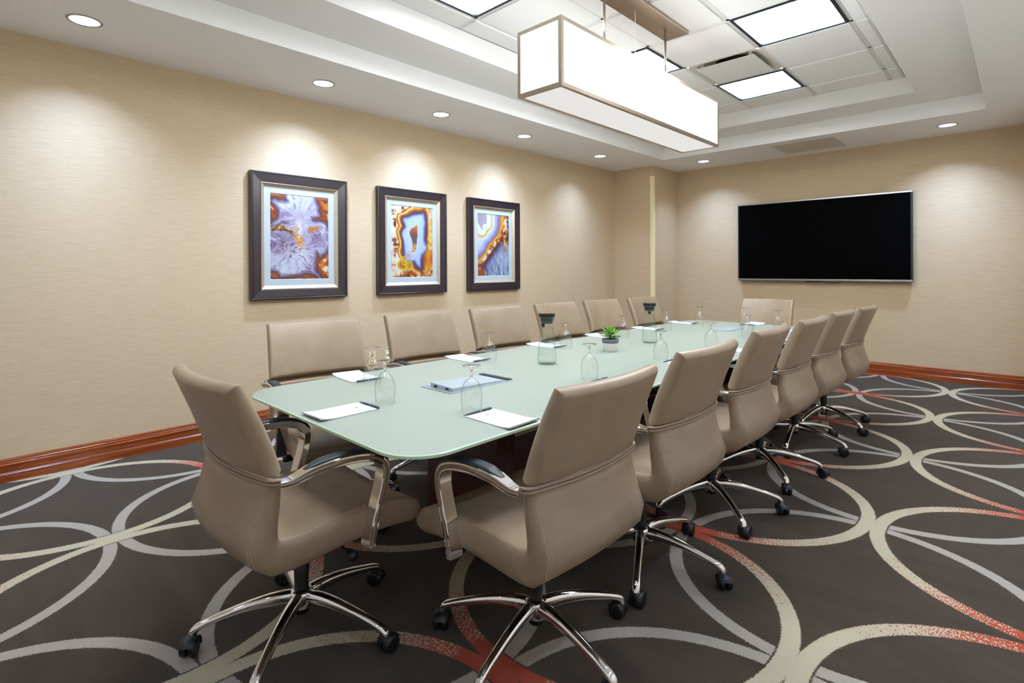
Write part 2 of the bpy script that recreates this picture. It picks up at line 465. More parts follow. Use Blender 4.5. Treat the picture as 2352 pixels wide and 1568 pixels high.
for i, (dx, dy) in enumerate(DOWN):
    t = empty('recessed_downlight', (dx, dy, ZS))
    tag(t, DN.get(i, ('recessed downlight along the wall facing the pictures, %s from the television wall' % ['sixth', 'fifth', 'fourth', 'third', 'second', 'first'][(i - 7) % 6]) if i < 13 else 'recessed downlight over the picture wall near the wall facing the television' if i == 13 else 'added unseen recessed downlight along the wall facing the television, %s from the picture wall' % ORD[i - 14]), 'downlight', 'recessed downlights in the soffit')
    MB().lathe([(DR - 0.002, 0.0), (DR - 0.001, -0.004), (DR + 0.010, -0.003), (DR + 0.012, 0.0)], 36).obj('trim_ring', 'silver', t)
    MB().lathe([(DR - 0.002, 0.0), (DR - 0.006, 0.02), (0.058, 0.06), (0.052, 0.075)], 36).obj('reflector', 'louver', t)
    MB().lathe([(0.0005, 0.066), (0.054, 0.066)], 32, smooth=False).obj('lamp', 'lamp_down', t)
    ld = bpy.data.lights.new('downlight_lamp', 'SPOT'); ld.energy = P_SPOT * PWR[i]; ld.color = C_SPOT
    ld.spot_size = R(108); ld.spot_blend = 0.3; ld.shadow_soft_size = 0.03
    beam(ld, 22.0)
    lo = bpy.data.objects.new('downlight_lamp', ld); lo.location = (0, 0, 0.045); link(lo, t)
    if dy > 6.9: lo.rotation_euler = (AIM[i], 0, 0)
    elif dy < -1: lo.rotation_euler = (-AIM[i], 0, 0)
    else: lo.rotation_euler = (0, AIM[i] if dx < 2 else -AIM[i], 0)

# ---------------------------------------------------------------- troffers
TL = {(3, 3): 'square troffer light beside the pendant canopy, on the side away from the pictures', (2, 1): 'square troffer light touching the air diffuser, with louver cells showing',
      (1, 6): 'square troffer light over the picture side, by the pendant end away from the television', (3, 6): 'square troffer light away from the pictures, by the pendant end away from the television',
      (1, 3): 'square troffer light mostly hidden behind the white pendant', (2, 8): 'added unseen square troffer light over the table end away from the television'}
for (i, j) in TROFF:
    x0, x1, y1, y0 = TX[i] + 0.008, TX[i + 1] - 0.008, TY[j] - 0.008, TY[j + 1] + 0.008
    t = empty('troffer_light', ((x0 + x1) / 2, (y0 + y1) / 2, ZT)); hx, hy = (x1 - x0) / 2, (y1 - y0) / 2
    tag(t, TL[(i, j)], 'ceiling light', 'square lights in the tile ceiling')
    q = rect((-hx, hx, -hy, hy), 0.02) + rect((-hx, hx, -hy, hy), -0.004) + rect((-hx + 0.022, hx - 0.022, -hy + 0.022, hy - 0.022), -0.004) + rect((-hx + 0.024, hx - 0.024, -hy + 0.024, hy - 0.024), 0.016)
    MB().add(q, [(k * 4 + n_, k * 4 + (n_ + 1) % 4, k * 4 + 4 + (n_ + 1) % 4, k * 4 + 4 + n_) for k in range(3) for n_ in range(4)]).obj('frame', 'dark_frame', t)
    box('diffuser', 'lamp_troffer', t, -hx + 0.024, hx - 0.024, -hy + 0.024, hy - 0.024, 0.010, 0.016)
    for k in (-1, 1):
        box('louver_blade', 'louver', t, k * hx / 3 - 0.002, k * hx / 3 + 0.002, -hy + 0.024, hy - 0.024, 0.002, 0.010)
        box('louver_blade', 'louver', t, -hx + 0.024, hx - 0.024, k * hy / 3 - 0.002, k * hy / 3 + 0.002, 0.002, 0.010)
# ---------------------------------------------------------------- supply diffuser and return grille
i, j = AIR
x0, x1, y1, y0 = TX[i] + 0.006, TX[i + 1] - 0.006, TY[j] - 0.006, TY[j + 1] + 0.006
cx, cy, hx, hy = (x0 + x1) / 2, (y0 + y1) / 2, (x1 - x0) / 2, (y1 - y0) / 2
t = tag(empty('air_diffuser', (cx, cy, ZT)), 'white square air diffuser with a dropped centre plate in the tile ceiling', 'air vent')
n = 40
mb = MB(); v = []; f = []
for k in range(n):
    a = 2 * PI * (k + 0.5) / n; c_, s_ = math.cos(a), math.sin(a); q_ = 1 / max(abs(c_), abs(s_))
    v += [(hx * q_ * c_, hy * q_ * s_, 0.004), (hx * q_ * c_ * 0.97, hy * q_ * s_ * 0.97, -0.002), (0.20 * c_ * (1 + 0.25 * (q_ - 1)), 0.20 * s_ * (1 + 0.25 * (q_ - 1)), 0.055), (0.155 * c_, 0.155 * s_, 0.06)]
for k in range(n):
    l = (k + 1) % n
    for r_ in range(3): f.append((k * 4 + r_, l * 4 + r_, l * 4 + r_ + 1, k * 4 + r_ + 1))
mb.add(v, f, True).obj('cone', 'vent_white', t)
MB().lathe([(0.156, 0.06), (0.156, 0.1), (0.001, 0.1)], 32).obj('duct', 'duct', t)
box('plate', 'white_plastic', t, -0.24, 0.24, -0.24, 0.24, -0.016, -0.010, 0.002)
for (a, b) in ((-0.2, -0.2), (0.2, -0.2), (-0.2, 0.2), (0.2, 0.2)): box('bracket', 'vent_white', t, a - 0.012, a + 0.012, b - 0.004, b + 0.004, -0.012, 0.045)
t = tag(empty('return_grille', (2.59, 7.05, ZS)), 'flat cream return air grille in the soffit above the television', 'air vent')
q = rect((-0.33, 0.33, -0.32, 0.32), 0.0) + rect((-0.33, 0.33, -0.32, 0.32), -0.005) + rect((-0.295, 0.295, -0.285, 0.285), -0.009) + rect((-0.29, 0.29, -0.28, 0.28), -0.002)
MB().add(q, [(k * 4 + n_, k * 4 + (n_ + 1) % 4, k * 4 + 4 + (n_ + 1) % 4, k * 4 + 4 + n_) for k in range(3) for n_ in range(4)]).obj('frame', 'vent_white', t)
m = Mat('perforated'); m.set(rough=0.6)
vo = m.n('ShaderNodeTexVoronoi'); m.l(m.coord(), vo.inputs['Vector']); vo.inputs['Scale'].default_value = 160; vo.inputs['Randomness'].default_value = 0.0
m.base(m.mix(V(m.t, vo.outputs[0]).step(0.25, 0.35), srgb(176, 168, 155), srgb(216, 208, 194))); M['perforated'] = m.m
box('perforated_plate', 'perforated', t, -0.292, 0.292, -0.282, 0.282, -0.004, -0.0035)

# ---------------------------------------------------------------- pendant
PX0, PX1, PY0, PY1, PZ0, PZ1 = 2.444, 2.747, 2.110, 4.045, 2.200, 2.557
t = tag(empty('box_pendant', ((PX0 + PX1) / 2, (PY0 + PY1) / 2, PZ0)), 'long white box pendant lamp with nickel edges hanging over the table', 'pendant lamp')
hx, hy, hz = (PX1 - PX0) / 2, (PY1 - PY0) / 2, PZ1 - PZ0
e = 0.021
mb = MB()
for sx_ in (-1, 1):
    for sy_ in (-1, 1): mb.box(min(sx_ * hx, sx_ * (hx - e)), max(sx_ * hx, sx_ * (hx - e)), min(sy_ * hy, sy_ * (hy - e)), max(sy_ * hy, sy_ * (hy - e)), 0, hz)
    for z0 in (0, hz - e): mb.box(min(sx_ * hx, sx_ * (hx - e)), max(sx_ * hx, sx_ * (hx - e)), -hy + e, hy - e, z0, z0 + e)
for sy_ in (-1, 1):
    for z0 in (0, hz - e): mb.box(-hx + e, hx - e, min(sy_ * hy, sy_ * (hy - e)), max(sy_ * hy, sy_ * (hy - e)), z0, z0 + e)
mb.obj('frame', 'nickel', t)
for s_ in (-1, 1):
    box('side_panel', 'lamp_side', t, s_ * (hx - 0.004) - 0.0015, s_ * (hx - 0.004) + 0.0015, -hy + e, hy - e, e, hz - e)
    box('end_panel', 'lamp_side', t, -hx + e, hx - e, s_ * (hy - 0.004) - 0.0015, s_ * (hy - 0.004) + 0.0015, e, hz - e)
box('bottom_panel', 'lamp_bottom', t, -hx + e, hx - e, -hy + e, hy - e, 0.003, 0.006)
box('top_diffuser', 'lamp_top', t, -hx + 0.03, hx - 0.03, -hy + 0.03, hy - 0.03, hz - 0.05, hz - 0.045)
CZ = 2.958 - PZ0
for y in (2.715, 3.482):
    yy = y - (PY0 + PY1) / 2
    MB().lathe([(0.0075, hz - 0.012), (0.0075, CZ)], 14, (2.6 - (PX0 + PX1) / 2, yy, 0), cap0=True, cap1=True).obj('rod', 'nickel', t)
    box('cross_bar', 'nickel', t, -hx + e, hx - e, yy - 0.012, yy + 0.012, hz - 0.016, hz - 0.010)
yy = 3.07 - (PY0 + PY1) / 2
MB().tube([(0.006, yy + 0.01 * math.sin(k * 0.8) * 0.3, hz - 0.04 + (CZ - hz + 0.04) * k / 12) for k in range(13)], 0.0025, 6).obj('cable', 'white_plastic', t)
c0x = 2.607 - (PX0 + PX1) / 2
box('canopy', 'nickel', t, c0x - 0.093, c0x + 0.093, 2.53 - (PY0 + PY1) / 2, 3.645 - (PY0 + PY1) / 2, CZ, ZT - 0.006 - PZ0, 0.002)
box('canopy_strip', 'silver', t, c0x - 0.002, c0x + 0.002, 2.57 - (PY0 + PY1) / 2, 3.58 - (PY0 + PY1) / 2, CZ - 0.001, CZ + 0.001)

# ---------------------------------------------------------------- conference table
TX0, TX1, TY0, TY1, TR = 1.965, 3.215, 0.848, 5.245, 0.15
def rounded(x0, x1, y0, y1, r, n=14):
    out = []
    for (cx, cy, a0) in ((x1 - r, y1 - r, 0), (x0 + r, y1 - r, 90), (x0 + r, y0 + r, 180), (x1 - r, y0 + r, 270)):
        for k in range(n + 1):
            a = R(a0 + 90 * k / n); out.append((cx + r * math.cos(a), cy + r * math.sin(a)))
    return out
TCX, TCY = (TX0 + TX1) / 2, (TY0 + TY1) / 2
t = tag(empty('conference_table', (TCX, TCY, 0)), 'long conference table with pale green frosted glass top and dark pedestals', 'table')
o_ = rounded(TX0 - TCX, TX1 - TCX, TY0 - TCY, TY1 - TCY, TR); i_ = rounded(TX0 - TCX + 0.004, TX1 - TCX - 0.004, TY0 - TCY + 0.004, TY1 - TCY - 0.004, TR - 0.004); n = len(o_)
vv = [(x, y, TZ) for x, y in i_] + [(x, y, TZ - 0.003) for x, y in o_] + [(x, y, TZ - 0.011) for x, y in o_] + [(x, y, TZ - 0.013) for x, y in i_]
ff = [tuple(range(n)), tuple(range(3 * n, 4 * n))[::-1]] + [(k * n + a, (k + 1) * n + a, (k + 1) * n + (a + 1) % n, k * n + (a + 1) % n) for k in range(3) for a in range(n)]
mesh_obj('tabletop', vv, ff, None, t, mats=['frosted', 'glass_edge'], fmat=[0, 0] + [1] * (3 * n))
box('sub_top', 'mahogany', t, -0.36, 0.36, -1.85, 1.85, TZ - 0.043, TZ - 0.013, 0.003)
for y in (1.63 - TCY, 0.0, 4.46 - TCY):
    p = empty('pedestal', (0, y, 0)); p.parent = t
    box('panel', 'mahogany', p, -0.26, 0.225, -0.055, 0.055, 0.012, TZ - 0.043, 0.003)
    box('plinth', 'black', p, -0.25, 0.215, -0.045, 0.045, 0.0, 0.012)
box('stretcher', 'mahogany', t, -0.05, 0.05, -1.36, 1.36, 0.25, 0.45, 0.003)

# cable modules in the table
q = tag(empty('cable_box', (2.570, 1.631, TZ)), 'raised silver power box with dark ends in the glass table', 'cable box', 'power boxes in the table')
box('frame', 'aluminium', q, -0.105, 0.105, -0.192, 0.192, 0, 0.004, 0.001)
box('well', 'plate_grey', q, -0.095, 0.03, -0.170, 0.150, 0.004, 0.006)
mb = MB(); mb.add([(-0.06, -0.172, 0.024), (0.095, -0.172, 0.020), (0.095, 0.130, 0.010), (-0.06, 0.130, 0.012), (-0.06, -0.172, 0.004), (0.095, -0.172, 0.004), (0.095, 0.130, 0.004), (-0.06, 0.130, 0.004)],
                  [(0, 1, 2, 3), (0, 4, 5, 1), (1, 5, 6, 2), (2, 6, 7, 3), (3, 7, 4, 0), (7, 6, 5, 4)])
lid = mb.obj('lid', 'plate_grey', q)
for x in (-0.035, 0.045): box('port', 'black', q, x, x + 0.022, -0.1735, -0.1715, 0.008, 0.016)
box('end_strip', 'dark_frame', q, -0.10, 0.10, 0.158, 0.188, 0.004, 0.009, 0.001)
q = tag(empty('cable_box', (2.583, 4.592, TZ)), 'closed flat grey power box flush in the glass table', 'cable box', 'power boxes in the table')
box('frame', 'aluminium', q, -0.09, 0.09, -0.165, 0.165, 0, 0.004, 0.001)
box('lid', 'plate_grey', q, -0.078, 0.078, -0.152, 0.152, 0.004, 0.007, 0.001)

# ---------------------------------------------------------------- chairs
def round_f(e, r):
    qq = np.clip(np.asarray(e) / r, 0, 1); return np.sqrt(np.clip(1 - (1 - qq) ** 2, 0, 1))
def edge_samples(L, r, inner, r1=None):
    """positions 0..L with extra samples near both ends"""
    fr = [0, 0.06, 0.2, 0.45, 0.75, 1.0]; r1 = r1 or r
    a = [f_ * r for f_ in fr]; b = [L - f_ * r1 for f_ in fr][::-1]
    mid = [a[-1] + (b[0] - a[-1]) * (k + 1) / (inner + 1) for k in range(inner)]
    return a + mid + b
def cushion(path, hw, conc, re, r0, r1, nu=9, inner=8):
    """path: list of (y,z,half thickness); hw(v) half width; conc(v) -> (dy,dz) at the centre"""
    P_ = np.array(catmull(path, 6)); d = np.r_[0, np.cumsum(np.hypot(np.diff(P_[:, 0]), np.diff(P_[:, 1])))]; L = d[-1]
    vs = edge_samples(L, r0, inner, r1)
    ev = np.interp; yv, zv, hv = ev(vs, d, P_[:, 0]), ev(vs, d, P_[:, 1]), ev(vs, d, P_[:, 2])
    ty, tz = np.gradient(P_[:, 0], d), np.gradient(P_[:, 1], d)
    ny, nz = -ev(vs, d, tz), ev(vs, d, ty); nl = np.hypot(ny, nz); ny, nz = ny / nl, nz / nl
    front, rear = [], []
    nus = None
    for i, v in enumerate(vs):
        h = hw(v / L); us = edge_samples(2 * h, re, nu); nus = len(us); row_f, row_r = [], []
        e0 = min(v / r0, (L - v) / r1)
        for u in us:
            x = u - h; tt = x / h
            qe = min(u, 2 * h - u) / re
            th = hv[i] * float(round_f(min(qe, e0, 1.0), 1.0))
            cy_, cz_ = conc(v / L); k = 1 - tt * tt
            y, z = yv[i] + cy_ * k, zv[i] + cz_ * k
            # pull the outline corners in a little
            row_f.append((x, y + ny[i] * th, z + nz[i] * th)); row_r.append((x, y - ny[i] * th, z - nz[i] * th))
        front.append(row_f); rear.append(row_r)
    nv = len(vs); verts, idx = [], {}
    for s_, g_ in ((0, front), (1, rear)):
        for i in range(nv):
            for j in range(nus):
                bd = i in (0, nv - 1) or j in (0, nus - 1)
                if s_ == 1 and bd: idx[(1, i, j)] = idx[(0, i, j)]; continue
                idx[(s_, i, j)] = len(verts); verts.append(g_[i][j])
    faces = []
    for i in range(nv - 1):
        for j in range(nus - 1):
            faces.append((idx[(0, i, j)], idx[(0, i, j + 1)], idx[(0, i + 1, j + 1)], idx[(0, i + 1, j)]))
            faces.append((idx[(1, i, j)], idx[(1, i + 1, j)], idx[(1, i + 1, j + 1)], idx[(1, i, j + 1)]))
    info = (np.array(vs), yv, zv, hv, ny, nz, L)
    return verts, faces, info

def add_cushion(name, parent, *a, **k):
    v, f, info = cushion(*a, **k)
    o = MB().add(v, f, True).obj(name, 'leather', parent)
    return o, info

BELT_C = -0.034
def stitch_path(pts, step=0.0075, rad=0.0011):
    """dashes along a polyline"""
    mb = MB(); pts = [Vector(p) for p in pts]; acc = 0
    for a, b in zip(pts[:-1], pts[1:]):
        L = (b - a).length
        if L < 1e-6: continue
        t_ = (b - a) / L; pos = (-acc) % step
        while pos < L:
            p0, p1 = a + t_ * pos, a + t_ * min(pos + step * 0.6, L)
            mb.tube([p0, p1], rad, 4, False); pos += step
        acc += L
    return mb

def make_chair():
    c = empty('conference_chair', (0, 0, 0))
    # seat and lower back, one upholstered shell
    sp = [(-0.198, 0.652, 0.021), (-0.206, 0.58, 0.026), (-0.219, 0.515, 0.034), (-0.226, 0.462, 0.046), (-0.192, 0.423, 0.053), (-0.125, 0.417, 0.050),
          (0.0, 0.424, 0.050), (0.12, 0.4275, 0.050), (0.21, 0.422, 0.049), (0.28, 0.406, 0.043), (0.320, 0.392, 0.036)]
    seat, si = add_cushion('seat', c, sp, lambda v: 0.262 - 0.004 * math.sin(v * PI), lambda v: (BELT_C * max(0, 1 - (v / 0.40) ** 2), -0.010 * (v > 0.33) * min(1, (v - 0.33) / 0.15) if v < 0.9 else -0.010), 0.020, 0.008, 0.030, 9, 20)
    # upper back
    bp = [(-0.200, 0.671, 0.024), (-0.222, 0.735, 0.026), (-0.250, 0.81, 0.026), (-0.280, 0.88, 0.025), (-0.311, 0.948, 0.022)]
    back, bi = add_cushion('backrest', c, bp, lambda v: 0.264 - 0.010 * v, lambda v: (BELT_C + 0.004 * v, 0.0), 0.017, 0.012, 0.016, 9, 9)
    # stitching along the side panels
    def edge_line(info, hwf, re, sgn, off, v0, v1, front=False, inset=0.0):
        vs, yv, zv, hv, ny, nz, L = info; out = []
        for i, v in enumerate(vs):
            if v < v0 * L or v > v1 * L: continue
            h = hwf(v / L); u = re * (0.80 + inset); x = sgn * (h - u); th = hv[i] * float(round_f(u, re)) + 0.0004
            s_ = 1 if front else -1; tt = x / h; k = 1 - tt * tt
            cy_ = BELT_C * k
            out.append((x, yv[i] + (cy_ if not front else 0) + s_ * ny[i] * th, zv[i] + s_ * nz[i] * th))
        return out
    mb = MB()
    for sg in (-1, 1):
        for ins in (-0.18, 0.18):
            s2 = stitch_path(edge_line(bi, lambda v: 0.264 - 0.010 * v, 0.020, sg, 0, 0.05, 0.95, False, ins)); mb.add(s2.v, s2.f)
    mb.obj('stitching', 'thread', back)['kind'] = 'stuff'
    mb = MB()
    for sg in (-1, 1):
        for ins in (-0.16, 0.16):
            ln2 = edge_line(si, lambda v: 0.262 - 0.004 * math.sin(v * PI), 0.022, sg, 0, 0.42, 0.93, True, ins); s3 = stitch_path(ln2); mb.add(s3.v, s3.f)
            ln = edge_line(si, lambda v: 0.262 - 0.004 * math.sin(v * PI), 0.024, sg, 0, 0.02, 0.30, False, ins)
            s2 = stitch_path(ln); mb.add(s2.v, s2.f)
    mb.obj('stitching', 'thread', seat)['kind'] = 'stuff'
    # double welt around the back at belt height
    mb = MB()
    for dz, rr in ((0.0050, 0.0056), (-0.0062, 0.0056)):
        pts = [(x, -0.198 - 0.024 + BELT_C * (1 - (x / 0.264) ** 2) - 0.002, 0.658 + dz) for x in np.linspace(-0.262, 0.262, 25)]
        pts = [(-0.283, -0.196, 0.658 + dz), (-0.276, -0.215, 0.658 + dz)] + pts + [(0.276, -0.215, 0.658 + dz), (0.283, -0.196, 0.658 + dz)]
        mb.tube(pts, rr, 8)
    mb.obj('belt_cord', 'leather_trim', c)
    # arms
    mid = [(-0.205, 0.654), (-0.165, 0.652), (-0.09, 0.666), (0.0, 0.669), (0.075, 0.660), (0.128, 0.640), (0.151, 0.608), (0.148, 0.562), (0.130, 0.500), (0.110, 0.435), (0.098, 0.385), (0.094, 0.362)]
    MP = np.array(catmull(mid, 5)); dd = np.r_[0, np.cumsum(np.hypot(*np.diff(MP, axis=0).T))]
    ty, tz = np.gradient(MP[:, 0], dd), np.gradient(MP[:, 1], dd); tl = np.hypot(ty, tz); ny, nz = -tz / tl, ty / tl   # outward (up / front) normal
    frac = dd / dd[-1]
    half = np.interp(frac, [0, 0.1, 0.25, 0.6, 1.0], [0.009, 0.0125, 0.0145, 0.0140, 0.013])
    wid = np.interp(frac, [0, 0.15, 0.5, 0.6, 1.0], [0.030, 0.046, 0.046, 0.050, 0.050])
    xo = 0.301
    for sg in (-1, 1):
        fr, pr, fi, pi_ = [], [], [], []
        for k in range(len(MP)):
            nrm = Vector((0, ny[k], nz[k])); h = half[k]; wd = wid[k]; b_ = 0.0025
            fr.append((Vector((0, MP[k, 0], MP[k, 1])), Vector((sg, 0, 0)), nrm))
            x1, x0 = xo, xo - wd
            pr.append([(x0 + b_, -h), (x1 - b_, -h), (x1, -h + b_), (x1, -0.0060), (x1 - 0.004, -0.0045), (x1 - 0.004, 0.0045), (x1, 0.0060), (x1, h - b_), (x1 - b_, h), (x0 + b_, h), (x0, h - b_), (x0, -h + b_)])
            pi_.append([(x1 - 0.006, -0.0044), (x1 - 0.001, -0.0044), (x1 + 0.001, -0.002), (x1 + 0.001, 0.002), (x1 - 0.001, 0.0044), (x1 - 0.006, 0.0044)])
        arm = MB().sweep(fr, pr, True).obj('armrest', 'chrome', c, sharp=32)
        MB().sweep(fr, pi_, True).obj('arm_inlay', 'leather_trim', arm, sharp=40)
        sel = [k for k in range(len(MP)) if 0.12 < frac[k] < 0.62]; n_ = len(sel)
        frp, pp = [], []
        for q_, k in enumerate(sel):
            s_ = min(1.0, (q_ + 0.35) / 3.0, (n_ - 1 - q_ + 0.35) / 3.0); h = half[k]; x1, x0 = xo - 0.006 - (1 - s_) * 0.012, xo - wid[k] + 0.002 + (1 - s_) * 0.012; tk = 0.0075 * s_ + 0.0005
            frp.append(fr[k]); pp.append([(x0, h - 0.002), (x1, h - 0.002), (x1, h + tk * 0.5), (x1 - 0.004, h + tk), (x0 + 0.004, h + tk), (x0, h + tk * 0.5)])
        MB().sweep(frp, pp, True).obj('arm_pad', 'pad_rubber', arm, sharp=40)
    # mechanism, column, lever
    box('mechanism', 'black_plastic', c, -0.085, 0.085, -0.13, 0.11, 0.325, 0.382, 0.008)
    lv = MB().tube([(0.06, 0.05, 0.345), (0.16, 0.055, 0.338), (0.215, 0.057, 0.330)], 0.005, 8).obj('lever', 'black_plastic', c)
    MB().lathe([(0.001, 0.0), (0.012, 0.001), (0.017, 0.01), (0.018, 0.035), (0.014, 0.046), (0.001, 0.048)], 16, (0.21, 0.057, 0.329), 'x').obj('knob', 'black_plastic', lv)
    col = MB().lathe([(0.001, 0.0), (0.024, 0.0), (0.024, 0.22), (0.019, 0.222), (0.019, 0.26), (0.001, 0.26)], 24, (0, 0, 0.07)).obj('column', 'black_plastic', c)
    MB().lathe([(0.001, 0.088), (0.032, 0.088), (0.040, 0.096), (0.040, 0.140), (0.034, 0.150), (0.026, 0.152), (0.025, 0.153)], 30).obj('hub', 'chrome', c)
    # five legs with casters
    prof = [(0.022, 0.124), (0.06, 0.127), (0.12, 0.125), (0.19, 0.115), (0.25, 0.101), (0.295, 0.089), (0.322, 0.079), (0.336, 0.067), (0.340, 0.055)]
    LP = np.array(catmull(prof, 3)); ld = np.r_[0, np.cumsum(np.hypot(*np.diff(LP, axis=0).T))]; fr_ = ld / ld[-1]
    tr, tz = np.gradient(LP[:, 0], ld), np.gradient(LP[:, 1], ld); tl = np.hypot(tr, tz)
    hw_ = np.interp(fr_, [0, 0.1, 0.5, 0.8, 0.93, 1], [0.018, 0.021, 0.0165, 0.015, 0.016, 0.0155]); hh = np.interp(fr_, [0, 0.15, 0.5, 0.85, 1], [0.026, 0.025, 0.017, 0.013, 0.0145])
    frames = [(Vector((LP[k, 0], 0, LP[k, 1])), Vector((0, 1, 0)), Vector((-tz[k] / tl[k], 0, tr[k] / tl[k]))) for k in range(len(LP))]
    def lens(a, b):
        out = []
        for k in range(16):
            q = 2 * PI * k / 16; cs, sn = math.cos(q), math.sin(q)
            out.append((a * (abs(cs) ** 0.75) * (1 if cs >= 0 else -1), b * (abs(sn) ** 0.9) * (1 if sn >= 0 else -1) * (0.8 if sn < 0 else 1.0)))
        return out
    legm = MB().sweep(frames, [lens(hw_[k], hh[k]) for k in range(len(LP))], True)
    # caster mesh (stem axis at origin, wheel trailing along +y)
    cm = MB()
    cm.lathe([(0.001, 0.058), (0.014, 0.058), (0.0145, 0.05), (0.017, 0.046), (0.017, 0.030), (0.001, 0.030)], 18)
    hood, hf = [], []; nh = 12
    for xx in (-0.026, -0.024, 0.024, 0.026):
        for k in range(nh + 1):
            a = R(-18 + 176 * k / nh); rr = 0.0325 if abs(xx) < 0.025 else 0.029
            hood.append((xx, 0.016 - rr * math.cos(a), 0.0275 + rr * math.sin(a)))
    for q in range(3):
        for k in range(nh): hf.append((q * (nh + 1) + k, q * (nh + 1) + k + 1, (q + 1) * (nh + 1) + k + 1, (q + 1) * (nh + 1) + k))
    cm.add(hood, hf, True)
    for x0, x1 in ((-0.025, -0.004), (0.004, 0.025)):
        cm.lathe([(0.001, x0 + (0.002 if x0 < 0 else 0)), (0.018, x0), (0.0245, x0 + 0.0015), (0.0275, x0 + 0.004), (0.0275, x1 - 0.004), (0.0245, x1 - 0.0015), (0.018, x1), (0.001, x1 - (0.002 if x0 > 0 else 0))], 24, (0, 0.016, 0.0275), 'x')
    rnd = random.Random(5)
    leg = legm.obj('leg', 'chrome', c); cas = cm.obj('caster', 'black_plastic', leg); cas.location = (0.340, 0, 0)
    for k in range(1, 5):
        l2 = leg.copy(); COL.objects.link(l2); l2.parent = c; l2.rotation_euler = (0, 0, 2 * PI * k / 5)
        c2_ = cas.copy(); COL.objects.link(c2_); c2_.parent = l2
    return c

CH = [ # x, y, facing, dz, base angle, label
 (2.588, 0.829, 1.6, 0.0, 25, 'taupe leather swivel chair at the table end away from the television'),
 (3.224, 1.355, 89.4, 0.0, 65, 'taupe swivel chair facing the pictures, sixth and last from the television end'),
 (3.223, 2.051, 89.6, 0.016, 9, 'taupe swivel chair facing the pictures, fifth from the television end'),
 (3.226, 2.768, 91.4, 0.028, 30, 'taupe swivel chair facing the pictures, fourth from the television end'),
 (3.232, 3.472, 89.9, 0.026, 25, 'taupe swivel chair facing the pictures, third from the television end'),
 (3.235, 4.180, 89.0, 0.026, 61, 'taupe swivel chair facing the pictures, second from the television end'),
 (3.255, 4.880, 88.6, 0.022, 41, 'taupe swivel chair facing the pictures, first from the television end'),
 (1.838, 1.338, -99.8, 0.029, 12, 'taupe swivel chair backing onto the pictures, sixth and last from the television end'),
 (1.796, 2.110, -95.5, 0.025, 40, 'taupe swivel chair backing onto the pictures, fifth from the television end'),
 (1.850, 2.794, -93.6, 0.031, 20, 'taupe swivel chair backing onto the pictures, fourth from the television end'),
 (1.885, 3.470, -92.0, 0.031, 20, 'taupe swivel chair backing onto the pictures, third from the television end'),
 (1.790, 4.270, -94.0, 0.019, 33, 'taupe swivel chair backing onto the pictures, second from the television end'),
 (1.810, 5.010, -92.3, 0.014, 5, 'taupe swivel chair backing onto the pictures, first from the television end'),
 (2.515, 5.510, 179.1, -0.002, 50, 'taupe swivel chair at the table end below the television'),
]
proto = make_chair()
rnd = random.Random(11)
trees = [proto] + [copy_tree(proto) for _ in CH[1:]]
for o, (x, y, th, dz, phi, lab) in zip(trees, CH):
    o.location = (x, y, 0); o.rotation_euler = (0, 0, R(th)); tag(o, lab, 'chair', 'swivel chairs around the table')
    k = 0
    for ch in o.children:
        nm = ch.name.split('.')[0]
        if nm == 'leg':
            ch.rotation_euler = (0, 0, R(phi - th) + 2 * PI * k / 5); k += 1
            for cs in ch.children: cs.rotation_euler = (0, 0, rnd.uniform(-PI, PI))
        elif nm == 'column': ch.scale = (1, 1, 1 + dz / 0.3)
        elif nm != 'hub': ch.location.z = dz

# ---------------------------------------------------------------- goblets, upturned
GP = [(0.0362, 0.0), (0.0368, 0.004), (0.0385, 0.02), (0.0402, 0.04), (0.0407, 0.055), (0.0398, 0.070), (0.0370, 0.085), (0.0320, 0.098), (0.0245, 0.109), (0.0165, 0.116), (0.0095, 0.121),
      (0.0062, 0.126), (0.0050, 0.133), (0.0048, 0.145), (0.0058, 0.153), (0.0090, 0.159), (0.0160, 0.1635), (0.0270, 0.1665), (0.0345, 0.168), (0.0356, 0.1692), (0.0345, 0.1702), (0.015, 0.1700), (0.0006, 0.1695)]
g0 = empty('water_goblet', (0, 0, 0))
MB().lathe(GP[:12], 40).obj('bowl', 'goblet_glass', g0)
MB().lathe(GP[11:16], 24, cap0=True, cap1=True).obj('stem', 'solid_glass', g0)
MB().lathe(GP[15:], 40).obj('foot', 'goblet_glass', g0)
ORD = ['first', 'second', 'third', 'fourth', 'fifth', 'sixth']
LY = [4.80, 4.160, 3.487, 2.776, 2.077, 1.325]; RY = [4.819, 4.115, 3.465, 2.780, 2.084, 1.329]
spots = [(2.246, y, 'upturned glass goblet on the picture side of the table, %s from the television end' % ORD[i]) for i, y in enumerate(LY)]
spots += [(2.93, y, 'upturned glass goblet on the table side away from the pictures, %s from the television end' % ORD[i]) for i, y in enumerate(RY)]
spots += [(2.600, 1.165, 'upturned glass goblet at the table end away from the television, by a notepad'), (2.612, 4.935, 'upturned glass goblet at the table end below the television, by a notepad')]
for i, (x, y, lab) in enumerate(spots):
    o = g0 if i == 0 else copy_tree(g0)
    o.location = (x, y, TZ); tag(o, lab, 'glass', 'upturned goblets on the table')

